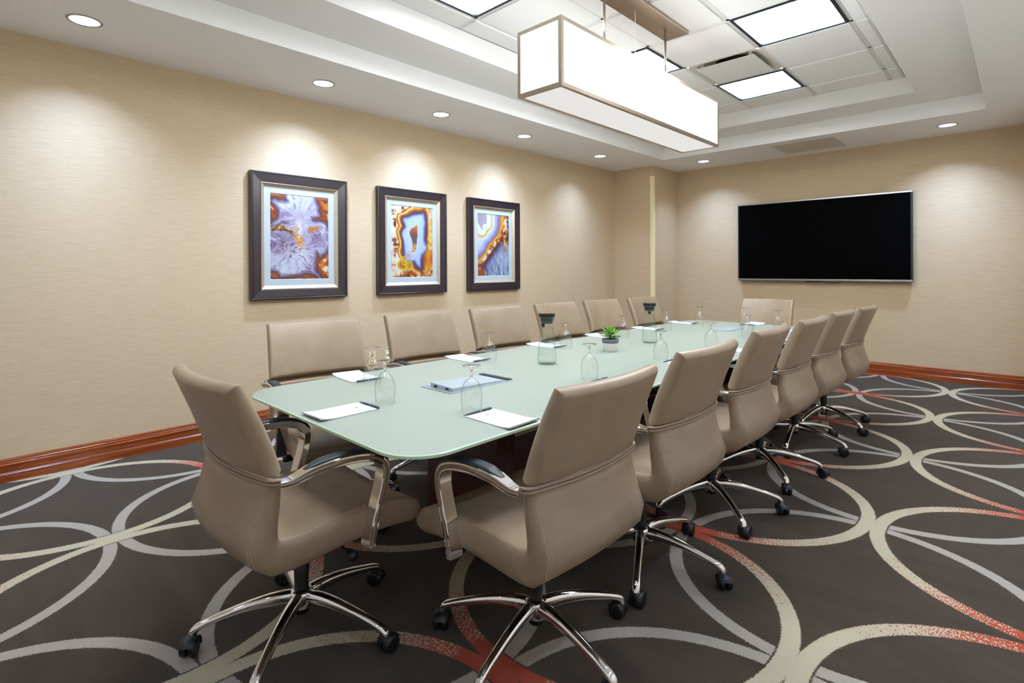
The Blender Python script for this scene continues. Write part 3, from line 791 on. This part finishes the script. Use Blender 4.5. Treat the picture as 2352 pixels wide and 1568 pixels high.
# ---------------------------------------------------------------- carafes
CP = [(0.001, 0.0), (0.045, 0.0), (0.0500, 0.004), (0.0528, 0.014), (0.0530, 0.030), (0.0510, 0.065), (0.0470, 0.105), (0.0420, 0.145), (0.0375, 0.178), (0.0350, 0.202), (0.0345, 0.218), (0.0360, 0.237), (0.0400, 0.255), (0.0420, 0.262)]
c0 = empty('water_carafe', (0, 0, 0))
MB().lathe(CP, 48).obj('glass_body', 'carafe_glass', c0)
wm = MB().lathe([(0.001, 0.009)] + [(r_ - 0.003, max(z_, 0.009)) for r_, z_ in CP[2:10]] + [(0.0315, 0.203), (0.001, 0.203)], 40).obj('water', 'water', c0)
MB().lathe([(0.001, 0.0035), (0.044, 0.0035), (0.049, 0.010), (0.040, 0.0085), (0.001, 0.0075)], 40).obj('base_lens', 'water', c0)
ld_ = MB().lathe([(0.038, 0.258), (0.0445, 0.262), (0.0462, 0.268), (0.0462, 0.280), (0.0445, 0.283)], 40).obj('lid', 'black_plastic', c0)
MB().lathe([(0.0445, 0.283), (0.038, 0.2845), (0.025, 0.2865), (0.001, 0.288)], 40).obj('cap', 'chrome', ld_)
simple('strainer', srgb(62, 76, 72), 0.35, 0.3)
MB().lathe([(0.0365, 0.262), (0.0335, 0.236), (0.0325, 0.226), (0.001, 0.226)], 36).obj('strainer', 'strainer', c0)
MB().lathe([(0.001, 0.203), (0.007, 0.206), (0.0105, 0.213), (0.0105, 0.219), (0.006, 0.226), (0.001, 0.226)], 18, (-0.012, -0.018, 0)).obj('spout_ball', 'black', c0)
for r_, z_ in ((0.0368, 0.252), (0.0360, 0.246), (0.0353, 0.240)): MB().tube([(r_ * math.cos(2 * PI * k / 30), r_ * math.sin(2 * PI * k / 30), z_) for k in range(30)], 0.0012, 6, closed=True).obj('seal_ring', 'black', c0)
c1 = copy_tree(c0)
c0.location = (2.506, 2.273, TZ); c1.location = (2.503, 3.415, TZ); c1.rotation_euler = (0, 0, 1.1)
tag(c0, 'water carafe with black lid, between plant and raised power box', 'carafe', 'water carafes on the table')
tag(c1, 'water carafe with black lid, between plant and closed power box', 'carafe', 'water carafes on the table')

# ---------------------------------------------------------------- potted succulent
t = tag(empty('potted_succulent', (2.517, 2.890, TZ)), 'small green succulent in a white pot with grey rim', 'plant')
pot = MB().lathe([(0.001, 0.0), (0.044, 0.0), (0.047, 0.004), (0.0500, 0.055), (0.0500, 0.057)], 40).obj('pot', 'pot_white', t)
MB().lathe([(0.0500, 0.055), (0.0525, 0.057), (0.0535, 0.079), (0.0520, 0.081), (0.0480, 0.081), (0.0470, 0.072)], 40).obj('rim_band', 'pot_band', pot)
rnd = random.Random(3)
mb = MB()
v, f = [(0, 0, 0.077)], []
for r_ in range(1, 5):
    for k in range(20): a = 2 * PI * k / 20; v.append((0.0118 * r_ * math.cos(a), 0.0118 * r_ * math.sin(a), 0.077 + rnd.uniform(-0.003, 0.004) - 0.001 * r_))
for k in range(20): f.append((0, 1 + k, 1 + (k + 1) % 20))
for r_ in range(3):
    for k in range(20): f.append((1 + r_ * 20 + k, 1 + (r_ + 1) * 20 + k, 1 + (r_ + 1) * 20 + (k + 1) % 20, 1 + r_ * 20 + (k + 1) % 20))
mb.add(v, f).obj('soil', 'soil', t)
MB().lathe([(0.005, 0.07), (0.006, 0.10), (0.004, 0.125)], 10).obj('stem', 'leaf', t)
# one leaf along +x, length 1
lv, lf = [], []
prof = [(0.0, 0.05), (0.15, 0.085), (0.4, 0.125), (0.62, 0.115), (0.82, 0.065), (1.0, 0.003)]
for s_, wd in prof: lv += [(s_, -wd, 0.02 * s_), (s_, 0, -0.035 * (1 - s_) - 0.02 * wd / 0.12), (s_, wd, 0.02 * s_), (s_, 0, 0.035 * (1 - s_) + 0.004)]
for i in range(len(prof) - 1):
    for k in range(4): lf.append((i * 4 + k, i * 4 + (k + 1) % 4, i * 4 + 4 + (k + 1) % 4, i * 4 + 4 + k))
leafo = MB().add([(x * 0.075, y * 0.075, z * 0.075) for x, y, z in lv], lf, True).obj('leaf', 'leaf', t)
first = True
for ringi, (cnt, el, zz, ln) in enumerate(((9, 8, 0.092, 1.0), (9, 22, 0.100, 1.0), (8, 36, 0.108, 0.92), (7, 52, 0.114, 0.78), (5, 70, 0.120, 0.6))):
    for k in range(cnt):
        o = leafo if first else leafo.copy()
        if not first: COL.objects.link(o); o.parent = t
        first = False
        o.location = (0, 0, zz); o.rotation_euler = (rnd.uniform(-0.2, 0.2), -R(el + rnd.uniform(-6, 6)), 2 * PI * (k + ringi * 0.5) / cnt + rnd.uniform(-0.12, 0.12)); s_ = ln * rnd.uniform(0.9, 1.08); o.scale = (s_, s_, s_)

# ---------------------------------------------------------------- notepads and pens
PADL, PADW = 0.226, 0.146
def pad_mesh():
    n = 14; v, f = [], []
    for s_ in (0, 1):
        for i in range(n + 1):
            q = i / n; x = (q - 0.5) * PADL; lift = 0.010 * max(0, (0.30 - q) / 0.30) ** 2
            for y in (-PADW / 2, PADW / 2): v.append((x, y, 0.0035 * s_ + lift * (0.7 if y > 0 else 1.0) * (1.0 if s_ else 0.75) + 0.0003))
    for s_ in (0, 1):
        for i in range(n):
            a = s_ * 2 * (n + 1) + 2 * i; f.append((a, a + 1, a + 3, a + 2) if s_ == 0 else (a, a + 2, a + 3, a + 1))
    o2 = 2 * (n + 1)
    for i in range(n):
        for y in (0, 1): a = 2 * i + y; f.append((a, a + 2, a + 2 + o2, a + o2))
    f += [(0, 1, 1 + o2, o2), (2 * n, 2 * n + 1, 2 * n + 1 + o2, 2 * n + o2)]
    return v, f
pd = empty('notepad', (0, 0, 0))
v, f = pad_mesh(); MB().add(v, f).obj('sheets', 'paper', pd)
mb = MB()
for (x, y, a, b) in ((0.072, 0.004, 0.004, 0.007), (0.068, -0.006, 0.002, 0.004), (0.068, 0.0, 0.002, 0.003), (0.068, 0.008, 0.002, 0.005), (-0.102, -0.05, 0.001, 0.006), (-0.102, 0.0, 0.001, 0.008), (-0.102, 0.05, 0.001, 0.006)):
    zz = 0.0047 if x > 0 else 0.0165
    if x > 0: mb.add([(x - a, y - b, zz), (x + a, y - b, zz), (x + a, y + b, zz), (x - a, y + b, zz)], [(0, 1, 2, 3)])
mb.obj('printed_mark', 'print_grey', pd)
pn = empty('ballpoint_pen', (0, 0, 0))
bar = MB().lathe([(0.0008, 0.0), (0.0012, 0.004), (0.0030, 0.016), (0.0045, 0.040), (0.0048, 0.080)], 14, axis='y').obj('barrel', 'pen_blue', pn)
MB().lathe([(0.0050, 0.080), (0.0050, 0.085)], 14, axis='y', cap0=True, cap1=True).obj('ring', 'silver', pn)
MB().lathe([(0.0048, 0.085), (0.0050, 0.132), (0.0044, 0.139), (0.0008, 0.140)], 14, axis='y').obj('cap', 'pen_blue', pn)
box('clip', 'silver', pn, -0.0013, 0.0013, 0.092, 0.136, 0.0048, 0.0062)
# (x, y, rotation) inner end of the pad points along local +x
PL = [4.845, 4.175, 3.480, 2.795, 2.075, 1.350]; PR = [4.82, 4.13, 3.46, 2.795, 2.09, 1.322]
pads = [(2.052, y, 0.0, 'picture side of the table', ORD[i]) for i, y in enumerate(PL)] + [(3.098, y, PI, 'table side away from the pictures', ORD[i]) for i, y in enumerate(PR)]
pads += [(2.590, 0.978, PI / 2, 'end away from the television', None), (2.600, 5.172, -PI / 2, 'end below the television', None)]
rnd = random.Random(8)
for i, (x, y, a, side, od) in enumerate(pads):
    o = pd if i == 0 else copy_tree(pd); a2 = a + rnd.uniform(-0.03, 0.03) + (-0.07 if i in (2, 5) else 0) + (0.03 if i == 12 else 0)
    o.location = (x, y, TZ); o.rotation_euler = (0, 0, a2)
    lab = ('white notepad on the %s, %s from the television end' % (side, od)) if od else 'white notepad at the table %s' % side
    tag(o, lab, 'notepad', 'notepads on the table')
    p = pn if i == 0 else copy_tree(pn)
    dx = PADL / 2 + 0.007; flip = 1 if i < 6 or i > 11 else 1
    ly = PADW / 2 - 0.002
    off = 0.016 if i < 6 else 0.0
    # pen lies across the inner end; on the picture side its tip points to the television
    if i < 6: px, py, pr_ = dx, ly + off, PI
    elif i < 12: px, py, pr_ = dx, ly + 0.004, PI
    else: px, py, pr_ = dx, ly, PI
    ca, sa = math.cos(a2), math.sin(a2)
    p.location = (x + ca * px - sa * py, y + sa * px + ca * py, TZ + 0.0052); p.rotation_euler = (0, 0, a2 + pr_ + rnd.uniform(-0.04, 0.04))
    lab = ('slate blue pen %s, %s from the television end' % ('on the picture side' if i < 6 else 'on the side away from the pictures', od)) if od else 'slate blue ballpoint pen by the notepad at the table %s' % side
    tag(p, lab, 'pen', 'pens beside the notepads')

# ---------------------------------------------------------------- television
tv = tag(empty('television', (2.560, YT - 0.075, 1.62)), 'large black flat television with silver strips on the wall', 'television')
hw_t, hz_t = 0.975, 0.522
box('housing', 'black_plastic', tv, -hw_t, hw_t, -0.01, 0.05, -hz_t, hz_t, 0.004)
box('screen', 'screen', tv, -hw_t + 0.018, hw_t - 0.018, -0.0125, -0.010, -hz_t + 0.028, hz_t - 0.012)
st = box('top_strip', 'silver', tv, -hw_t - 0.001, hw_t + 0.001, -0.0135, 0.020, hz_t - 0.016, hz_t + 0.002, 0.001)
bs = box('bottom_strip', 'silver', tv, -hw_t - 0.001, hw_t + 0.001, -0.0135, 0.006, -hz_t + 0.004, -hz_t + 0.027, 0.001)
for k in range(5): box('button', 'dark_frame', bs, 0.78 + k * 0.028, 0.79 + k * 0.028, -0.0142, -0.0134, -hz_t + 0.012, -hz_t + 0.019)
box('sensor', 'black', tv, -0.12, 0.02, -0.012, 0.004, -hz_t - 0.012, -hz_t + 0.001, 0.002)
MB().tube([(0.02 + 0.25 * k / 12, 0.02, -hz_t - 0.002 - 0.022 * math.sin(PI * k / 12)) for k in range(13)], 0.003, 6).obj('cable', 'black', tv)
box('bracket', 'black', tv, -0.3, 0.3, 0.05, 0.075, -0.2, 0.2)

# ---------------------------------------------------------------- power outlets on the picture wall
t = tag(empty('power_outlet', (0, 2.688, 0.433)), 'ivory wall outlet with two orange sockets below the pictures', 'outlet')
box('plate', 'ivory', t, 0.0, 0.007, -0.037, 0.037, -0.059, 0.059, 0.002)
for dz in (-0.024, 0.024):
    s_ = MB().lathe([(0.0165, 0.006), (0.0165, 0.010), (0.015, 0.011), (0.001, 0.011)], 24, (0, 0, dz), 'x').obj('socket', 'orange_plastic', t)
    for dy in (-0.006, 0.006): box('slot', 'black', s_, 0.0108, 0.0115, dy - 0.001, dy + 0.001, dz - 0.001, dz + 0.007)
t = tag(empty('power_outlet', (0, 2.862, 0.433)), 'ivory wall outlet half hidden behind a chair back', 'outlet')
box('plate', 'ivory', t, 0.0, 0.007, -0.037, 0.037, -0.059, 0.059, 0.002)
for dz in (-0.024, 0.024): MB().lathe([(0.0165, 0.006), (0.0165, 0.009), (0.001, 0.009)], 24, (0, 0, dz), 'x').obj('socket', 'ivory', t)

# ---------------------------------------------------------------- framed agate prints
def vnoise(x, y, seed, oct=4):
    tot = np.zeros_like(x); amp = 1.0; nrm = 0
    for o in range(oct):
        g = np.random.RandomState(seed * 31 + o).rand(64, 64)
        xi, yi = np.floor(x).astype(int), np.floor(y).astype(int); fx, fy = x - xi, y - yi
        fx, fy = fx * fx * (3 - 2 * fx), fy * fy * (3 - 2 * fy)
        G = lambda a, b: g[a % 64, b % 64]
        tot += amp * ((G(xi, yi) * (1 - fx) + G(xi + 1, yi) * fx) * (1 - fy) + (G(xi, yi + 1) * (1 - fx) + G(xi + 1, yi + 1) * fx) * fy)
        nrm += amp; amp *= 0.55; x, y = x * 2.03 + 7.1, y * 2.03 + 3.7
    return tot / nrm
def ramp(f, stops):
    xs_ = [s_[0] for s_ in stops]; return np.stack([np.interp(f, xs_, [s_[1][k] for s_ in stops]) for k in range(3)], -1)
def poly_sdf(px, py, poly):
    d = np.full(px.shape, 1e9); s_ = np.ones(px.shape); n = len(poly); j = n - 1
    for i in range(n):
        ex, ey = poly[j][0] - poly[i][0], poly[j][1] - poly[i][1]; wx, wy = px - poly[i][0], py - poly[i][1]
        q = np.clip((wx * ex + wy * ey) / (ex * ex + ey * ey), 0, 1); d = np.minimum(d, (wx - ex * q) ** 2 + (wy - ey * q) ** 2)
        c1_, c2_, c3_ = py >= poly[i][1], py < poly[j][1], ex * wy > ey * wx
        fl = (c1_ & c2_ & c3_) | (~c1_ & ~c2_ & ~c3_); s_ = np.where(fl, -s_, s_); j = i
    return s_ * np.sqrt(d)
def lerp(a, b, k): return a + (b - a) * k[..., None]
def fill(c, col, mask): return lerp(c, np.array(col, float), np.clip(mask, 0, 1))
WHT, CRM, GLD, ORG, BRN, PUR, LAV, BLU = (244, 238, 228), (240, 214, 160), (238, 178, 50), (214, 112, 28), (110, 52, 34), (106, 90, 128), (192, 184, 210), (196, 212, 240)
def crust(f, sp):  # zones from the agate edge into the rock
    c = ramp(f, [(-0.02, (206, 200, 222)), (0.0, (150, 130, 170)), (0.02, (92, 62, 78)), (0.06, (150, 66, 30)), (0.11, ORG), (0.17, (226, 140, 40)), (0.22, (176, 84, 30)), (0.30, (222, 150, 60)), (0.42, (238, 200, 130))])
    c = fill(c, WHT, (sp > 0.58) * (f > 0.10) * 0.9); return fill(c, (92, 44, 26), (sp < 0.36) * (f > 0.08) * 0.75)
def warp(u, y, amp, fr, sd):
    return u + amp * (vnoise(u * fr, y * fr, sd, 5) - 0.5) * 2, y + amp * (vnoise(u * fr, y * fr, sd + 1, 5) - 0.5) * 2
def seg(px, py, pts, r0):
    """distance field of a thick polyline, positive inside"""
    f = np.full(px.shape, -9.0)
    for (ax_, ay_, ra), (bx2, by2, rb) in zip(pts[:-1], pts[1:]):
        ex, ey = bx2 - ax_, by2 - ay_; q = np.clip(((px - ax_) * ex + (py - ay_) * ey) / (ex * ex + ey * ey), 0, 1)
        f = np.maximum(f, ra + (rb - ra) * q + r0 - np.hypot(px - ax_ - ex * q, py - ay_ - ey * q))
    return f
def art1(u, v):
    y = v * 1.4
    wx, wy = warp(u, y, 0.085, 4.5, 1)
    f = seg(wx, wy, [(-0.05, 1.42, 0.12), (0.16, 1.36, 0.07), (0.24, 1.30, 0.02)], 0)
    f = np.maximum(f, seg(wx, wy, [(-0.06, 1.24, 0.12), (0.06, 1.06, 0.10), (0.0, 0.96, 0.05)], 0))
    f = np.maximum(f, seg(wx, wy, [(0.72, 1.42, 0.02), (0.95, 1.30, 0.14), (1.05, 1.08, 0.16), (1.06, 0.88, 0.08)], 0))
    f = np.maximum(f, seg(wx, wy, [(0.76, 1.02, 0.045), (0.92, 1.04, 0.09)], 0))
    f = np.maximum(f, seg(wx, wy, [(1.08, 0.58, 0.06), (1.0, 0.40, 0.12), (0.88, 0.26, 0.16), (1.05, 0.08, 0.20)], 0))
    f = np.maximum(f, seg(wx, wy, [(0.76, 0.46, 0.03), (0.80, 0.30, 0.09)], 0))
    f = np.maximum(f, seg(wx, wy, [(-0.05, 0.10, 0.11), (0.15, 0.0, 0.07), (0.45, 0.02, 0.05), (0.56, 0.06, 0.09), (0.75, 0.0, 0.08)], 0))
    f = np.maximum(f, seg(wx, wy, [(-0.05, 0.60, 0.05), (0.02, 0.58, 0.05)], 0))
    a1 = np.arctan2(wy - 0.52, wx - 0.34); r1 = np.hypot(wy - 0.52, wx - 0.34); a2 = np.arctan2(wy - 1.06, wx - 0.55); r2 = np.hypot(wy - 1.06, wx - 0.55)
    fe = np.where(r1 < r2, vnoise(a1 * 14, r1 * 5.0, 5, 4), vnoise(a2 * 14 + 9, r2 * 5.0, 6, 4)); fine = vnoise(u * 30, y * 30, 7, 3)
    c = ramp(vnoise(wx * 3.0, wy * 3.0, 8, 3), [(0.2, (136, 112, 146)), (0.42, (178, 164, 194)), (0.58, (196, 192, 216)), (0.8, (214, 222, 236))])
    c = fill(c, (116, 84, 116), np.clip((fe - 0.56) * 7, 0, 1) * 0.6); c = fill(c, (226, 236, 244), np.clip((0.43 - fe) * 7, 0, 1) * 0.75)
    c = fill(c, (86, 48, 62), np.clip((fine - 0.56) * 9, 0, 1) * np.clip((0.24 - r1) * 8, 0, 1) * 0.8)
    wb = np.exp(-((wx - 0.47) / 0.10) ** 2 - ((wy - 0.86) / 0.30) ** 2); c = fill(c, (236, 238, 240), wb * 0.8)
    gl = np.exp(-((wx - 0.46) / 0.07) ** 2 - ((wy - 0.72) / 0.16) ** 2); n9 = vnoise(u * 13, y * 13, 9); c = fill(c, (222, 132, 48), np.clip(gl * 1.6, 0, 1) * (n9 > 0.45) * 0.85); c = fill(c, (240, 200, 90), np.clip(gl * 1.3, 0, 1) * (n9 > 0.58))
    vein = seg(wx, wy, [(-0.05, 0.86, 0.05), (0.14, 0.84, 0.055), (0.30, 0.80, 0.045), (0.38, 0.72, 0.02)], 0); vc = ramp(vnoise(u * 20, y * 20, 12), [(0.3, (66, 40, 32)), (0.45, (120, 76, 44)), (0.55, (206, 150, 84)), (0.7, (236, 206, 150))])
    c = lerp(c, vc, np.clip(vein / 0.012, 0, 1)); c = fill(c, (96, 76, 92), np.exp(-((wy - 0.90) / 0.025) ** 2) * (wx < 0.32) * 0.7)
    e1 = np.hypot((wx - 0.75) * 0.8, (wy - 0.83) * 1.9); c = fill(c, (236, 230, 238), np.exp(-((e1 - 0.135) / 0.008) ** 2) * 0.7); c = fill(c, (164, 146, 180), np.clip((0.12 - e1) * 14, 0, 1) * 0.8); c = fill(c, (214, 118, 28), np.clip((0.075 - e1) * 40, 0, 1))
    c = fill(c, (236, 230, 240), np.exp(-((f + 0.045) / 0.005) ** 2) * 0.75); c = fill(c, (96, 76, 118), np.clip((f + 0.05) / 0.05, 0, 1) * 0.8)
    return lerp(c, crust(f, vnoise(u * 12, y * 12, 11)), np.clip((f + 0.01) / 0.012, 0, 1))
def art2(u, v):
    y = v * 1.4
    wx, wy = warp(u, y, 0.04, 6, 21)
    d = poly_sdf(wx, wy, [(0.28, 1.14), (0.40, 1.17), (0.58, 1.24), (0.76, 1.28), (0.81, 1.18), (0.78, 0.95), (0.79, 0.75), (0.87, 0.60), (0.74, 0.46), (0.69, 0.20), (0.56, 0.30), (0.36, 0.32), (0.29, 0.50), (0.30, 0.72), (0.25, 0.86), (0.32, 1.00)])
    lf = np.clip((0.5 - u) * 2, 0, 1); dl = d * (1 + 0.9 * lf)
    c = ramp(dl, [(-0.2, (204, 220, 244)), (-0.04, (188, 206, 242)), (-0.008, (126, 140, 200)), (0.02, (84, 76, 120)), (0.055, (110, 62, 66)), (0.085, (176, 90, 44)), (0.115, (226, 140, 34)), (0.135, (240, 196, 70)), (0.15, (250, 236, 190)), (0.165, (232, 168, 44)), (0.19, (150, 62, 28)), (0.22, (222, 150, 80)), (0.27, (242, 222, 184)), (0.42, (240, 228, 210)), (0.6, (226, 190, 150))])
    sp = vnoise(u * 11, y * 11, 23, 5); far = np.clip((dl - 0.17) * 20, 0, 1)
    c = fill(c, (166, 74, 34), np.clip((0.44 - sp) * 14, 0, 1) * far * 0.85); c = fill(c, (94, 36, 30), np.clip((0.36 - sp) * 14, 0, 1) * far); c = fill(c, (250, 244, 232), np.clip((sp - 0.58) * 12, 0, 1) * far * 0.85)
    og = np.clip((0.26 - np.hypot((wx - 0.90) * 1.7, (wy - 0.42) * 0.8)) * 14, 0, 1) * np.clip(d / 0.03, 0, 1); c = lerp(c, ramp(vnoise(u * 8, y * 2, 27), [(0.3, (196, 84, 30)), (0.5, (224, 132, 24)), (0.7, (236, 166, 36))]), og * 0.95)
    rt = np.clip((wx - 0.86) * 14, 0, 1) * (wy > 0.55); c = lerp(c, ramp(np.abs(vnoise(u * 5, y * 4, 28) - 0.5), [(0.0, (250, 236, 200)), (0.04, (240, 200, 70)), (0.10, (226, 146, 30)), (0.2, (240, 226, 210))]), rt * 0.8)
    bt = np.clip((0.16 - wy) * 12, 0, 1); c = lerp(c, ramp(sp, [(0.3, (120, 46, 26)), (0.45, (206, 100, 36)), (0.55, (236, 190, 130)), (0.7, (244, 232, 216))]), bt * (d > 0.02) * 0.85)
    for (gx, gy, gr) in ((0.27, 0.24, 0.12), (0.42, 0.22, 0.085), (0.30, 0.36, 0.05)):
        g_ = np.hypot(wx - gx, wy - gy); c = fill(c, (214, 172, 30), np.clip((gr - g_) * 60, 0, 1)); c = fill(c, (240, 214, 80), np.exp(-((g_ - gr) / 0.008) ** 2)); c = fill(c, (186, 88, 44), np.clip((gr - 0.045 - g_) * 50, 0, 1) * (sp > 0.45) * 0.9)
    c = fill(c, (196, 120, 90), np.clip((0.10 - np.hypot(wx - 0.40, wy - 0.42)) * 10, 0, 1) * (d < 0) * 0.55)
    hp = poly_sdf(wx, wy, [(0.45, 0.99), (0.55, 1.02), (0.64, 1.07), (0.645, 0.84), (0.60, 0.68), (0.585, 0.50), (0.47, 0.50), (0.50, 0.68), (0.43, 0.86)])
    hc = ramp(wy, [(0.5, (222, 172, 100)), (0.64, (214, 164, 100)), (0.69, (110, 90, 96)), (0.85, (120, 82, 80)), (0.93, (180, 92, 50)), (1.06, (212, 158, 84))]); hc = fill(hc, (112, 62, 34), (vnoise(u * 26, y * 26, 26) < 0.44) * (wy < 0.66))
    return lerp(c, hc, np.clip(-hp / 0.010, 0, 1))
def art3(u, v):
    y = v * 1.4
    wx, wy = warp(u, y, 0.05, 5, 31)
    line = np.interp(wy, [0.0, 0.25, 0.5, 0.72, 0.95, 1.15, 1.4], [-0.16, 0.02, 0.26, 0.46, 0.72, 0.82, 0.84]); s_ = wx - line
    c = ramp(s_, [(-0.6, (206, 226, 226)), (-0.34, (208, 220, 246)), (-0.22, (170, 170, 214)), (-0.15, (136, 122, 168)), (-0.09, (206, 130, 90)), (-0.05, (236, 168, 44)), (-0.02, (240, 192, 60)), (0.01, (216, 104, 30)), (0.05, (232, 180, 130)), (0.09, (240, 226, 206)), (0.13, (150, 78, 44)), (0.19, (96, 56, 62)), (0.26, (104, 96, 138)), (0.34, (142, 150, 192)), (0.7, (154, 172, 204))])
    sp = vnoise(u * 13, y * 13, 33, 5); c = fill(c, (160, 70, 30), np.clip((0.46 - sp) * 14, 0, 1) * (s_ > 0.0) * (s_ < 0.15) * 0.9); c = fill(c, (246, 236, 220), np.clip((sp - 0.56) * 14, 0, 1) * (s_ > 0.0) * (s_ < 0.14) * 0.9)
    brown = np.clip((wy - 0.62 - (1.0 - wx) * 0.35) * 9, 0, 1) * np.clip((s_ - 0.10) * 20, 0, 1); c = lerp(c, ramp(sp, [(0.3, (66, 32, 32)), (0.46, (136, 66, 34)), (0.58, (196, 120, 48)), (0.7, (236, 206, 150))]), brown * 0.95)
    c = fill(c, (214, 134, 40), np.clip((0.09 - np.hypot(wx - 0.86, wy - 0.60)) * 14, 0, 1) * 0.9); c = fill(c, (170, 84, 34), np.clip((0.22 - np.hypot(wx - 0.06, wy + 0.0)) * 10, 0, 1)); c = fill(c, (84, 66, 96), np.exp(-((np.hypot(wx - 0.06, wy + 0.0) - 0.25) / 0.03) ** 2) * 0.8)
    c = fill(c, (236, 190, 60), np.clip((0.03 - np.hypot(wx - 0.28, (wy - 0.06) * 0.6)) * 40, 0, 1))
    st = vnoise(u * 24 + y * 4, y * 6, 35, 4); lo = np.clip((s_ - 0.30) * 10, 0, 1) * np.clip((0.62 - wy) * 6, 0, 1); c = fill(c, (206, 220, 234), np.clip((st - 0.56) * 8, 0, 1) * lo * 0.8); c = fill(c, (76, 84, 112), np.clip((0.40 - st) * 9, 0, 1) * lo * np.clip((0.36 - wy) * 6, 0, 1) * 0.8)
    c = fill(c, (222, 230, 240), np.exp(-((wx - 0.50 - (0.55 - wy) * 0.55) / 0.006) ** 2) * (wy < 0.56) * (wy > 0.30) * 0.8)
    d = poly_sdf(wx, wy, [(-0.1, 1.5), (0.27, 1.5), (0.29, 1.18), (0.18, 1.13), (0.13, 1.02), (0.0, 1.17), (-0.1, 1.2)])
    k = ramp(d, [(-0.3, (172, 160, 170)), (-0.01, (184, 174, 182)), (0.0, (244, 248, 250)), (0.10, (232, 240, 248)), (0.125, (248, 222, 130)), (0.145, (222, 154, 44)), (0.16, (240, 208, 120)), (0.18, (228, 236, 242)), (0.3, (208, 220, 244))])
    return lerp(k, c, np.clip((d - 0.19) / 0.08, 0, 1))

m = Mat('agate_print'); m.set(rough=0.5, spec=0.3)
at = m.n('ShaderNodeVertexColor'); at.layer_name = 'ink'; m.l(at.outputs[0], m.b.inputs['Base Color']); M['agate'] = m.m
def picture(yc, fn, label):
    W, Hh, D = 0.415, 0.517, 0.044
    t = tag(empty('framed_picture', (0.0, yc, 1.547)), label, 'picture', 'framed agate prints on the wall')
    def ringbox(name, a0, b0, a1, b1, prof, mat):
        # prof: list of (q from outer 0 to inner 1, depth)
        v, f = [], []
        for q, dpt in prof:
            aa, bb = a0 + (a1 - a0) * q, b0 + (b1 - b0) * q
            v += [(dpt, -aa, -bb), (dpt, aa, -bb), (dpt, aa, bb), (dpt, -aa, bb)]
        for i in range(len(prof) - 1):
            for k in range(4): f.append((i * 4 + k, i * 4 + (k + 1) % 4, i * 4 + 4 + (k + 1) % 4, i * 4 + 4 + k))
        return MB().add(v, f).obj(name, mat, t)
    ringbox('moulding', W, Hh, W - 0.084, Hh - 0.084, [(0, 0.002), (0, D), (0.10, D + 0.002), (0.17, D), (0.18, D - 0.004), (0.21, D - 0.004), (0.24, D - 0.001), (0.92, D - 0.008), (1, D - 0.010), (1, 0.012)], 'frame_wood')
    ringbox('liner', W - 0.084, Hh - 0.084, W - 0.112, Hh - 0.112, [(0, D - 0.010), (0.1, D - 0.008), (0.9, D - 0.022), (1, D - 0.024), (1, 0.012)], 'gold_liner')
    ringbox('mat', W - 0.110, Hh - 0.110, W - 0.165, Hh - 0.165, [(0, 0.015), (0.93, 0.015), (1, 0.011)], 'mat_board')
    a, b = W - 0.163, Hh - 0.163; nu, nv = 130, 182
    uu, vv_ = np.meshgrid(np.linspace(0, 1, nu + 1), np.linspace(0, 1, nv + 1))
    col_ = np.clip(fn(uu, vv_) / 255.0 * 0.86, 0, 1); col_ = np.where(col_ <= 0.04045, col_ / 12.92, ((col_ + 0.055) / 1.055) ** 2.4)
    verts = np.stack([np.full(uu.shape, 0.011), (uu - 0.5) * 2 * a, (vv_ - 0.5) * 2 * b], -1).reshape(-1, 3)
    fc = [(j * (nu + 1) + i, j * (nu + 1) + i + 1, (j + 1) * (nu + 1) + i + 1, (j + 1) * (nu + 1) + i) for j in range(nv) for i in range(nu)]
    o = mesh_obj('print', verts.tolist(), fc, 'agate', t)
    ca = o.data.color_attributes.new('ink', 'FLOAT_COLOR', 'POINT'); ca.data.foreach_set('color', np.concatenate([col_.reshape(-1, 3), np.ones((col_.size // 3, 1))], 1).ravel())
    box('backing', 'black', t, 0.001, 0.009, -W + 0.02, W - 0.02, -Hh + 0.02, Hh - 0.02)
    box('glazing', 'picture_glass', t, 0.0165, 0.0185, -W + 0.110, W - 0.110, -Hh + 0.110, Hh - 0.110)
picture(2.001, art1, 'dark framed agate print, feathery lavender with orange patches at the edges')
picture(3.150, art2, 'dark framed agate print with a pale blue ring around a brown centre')
picture(4.287, art3, 'dark framed agate print with a diagonal orange band between white and blue-grey')
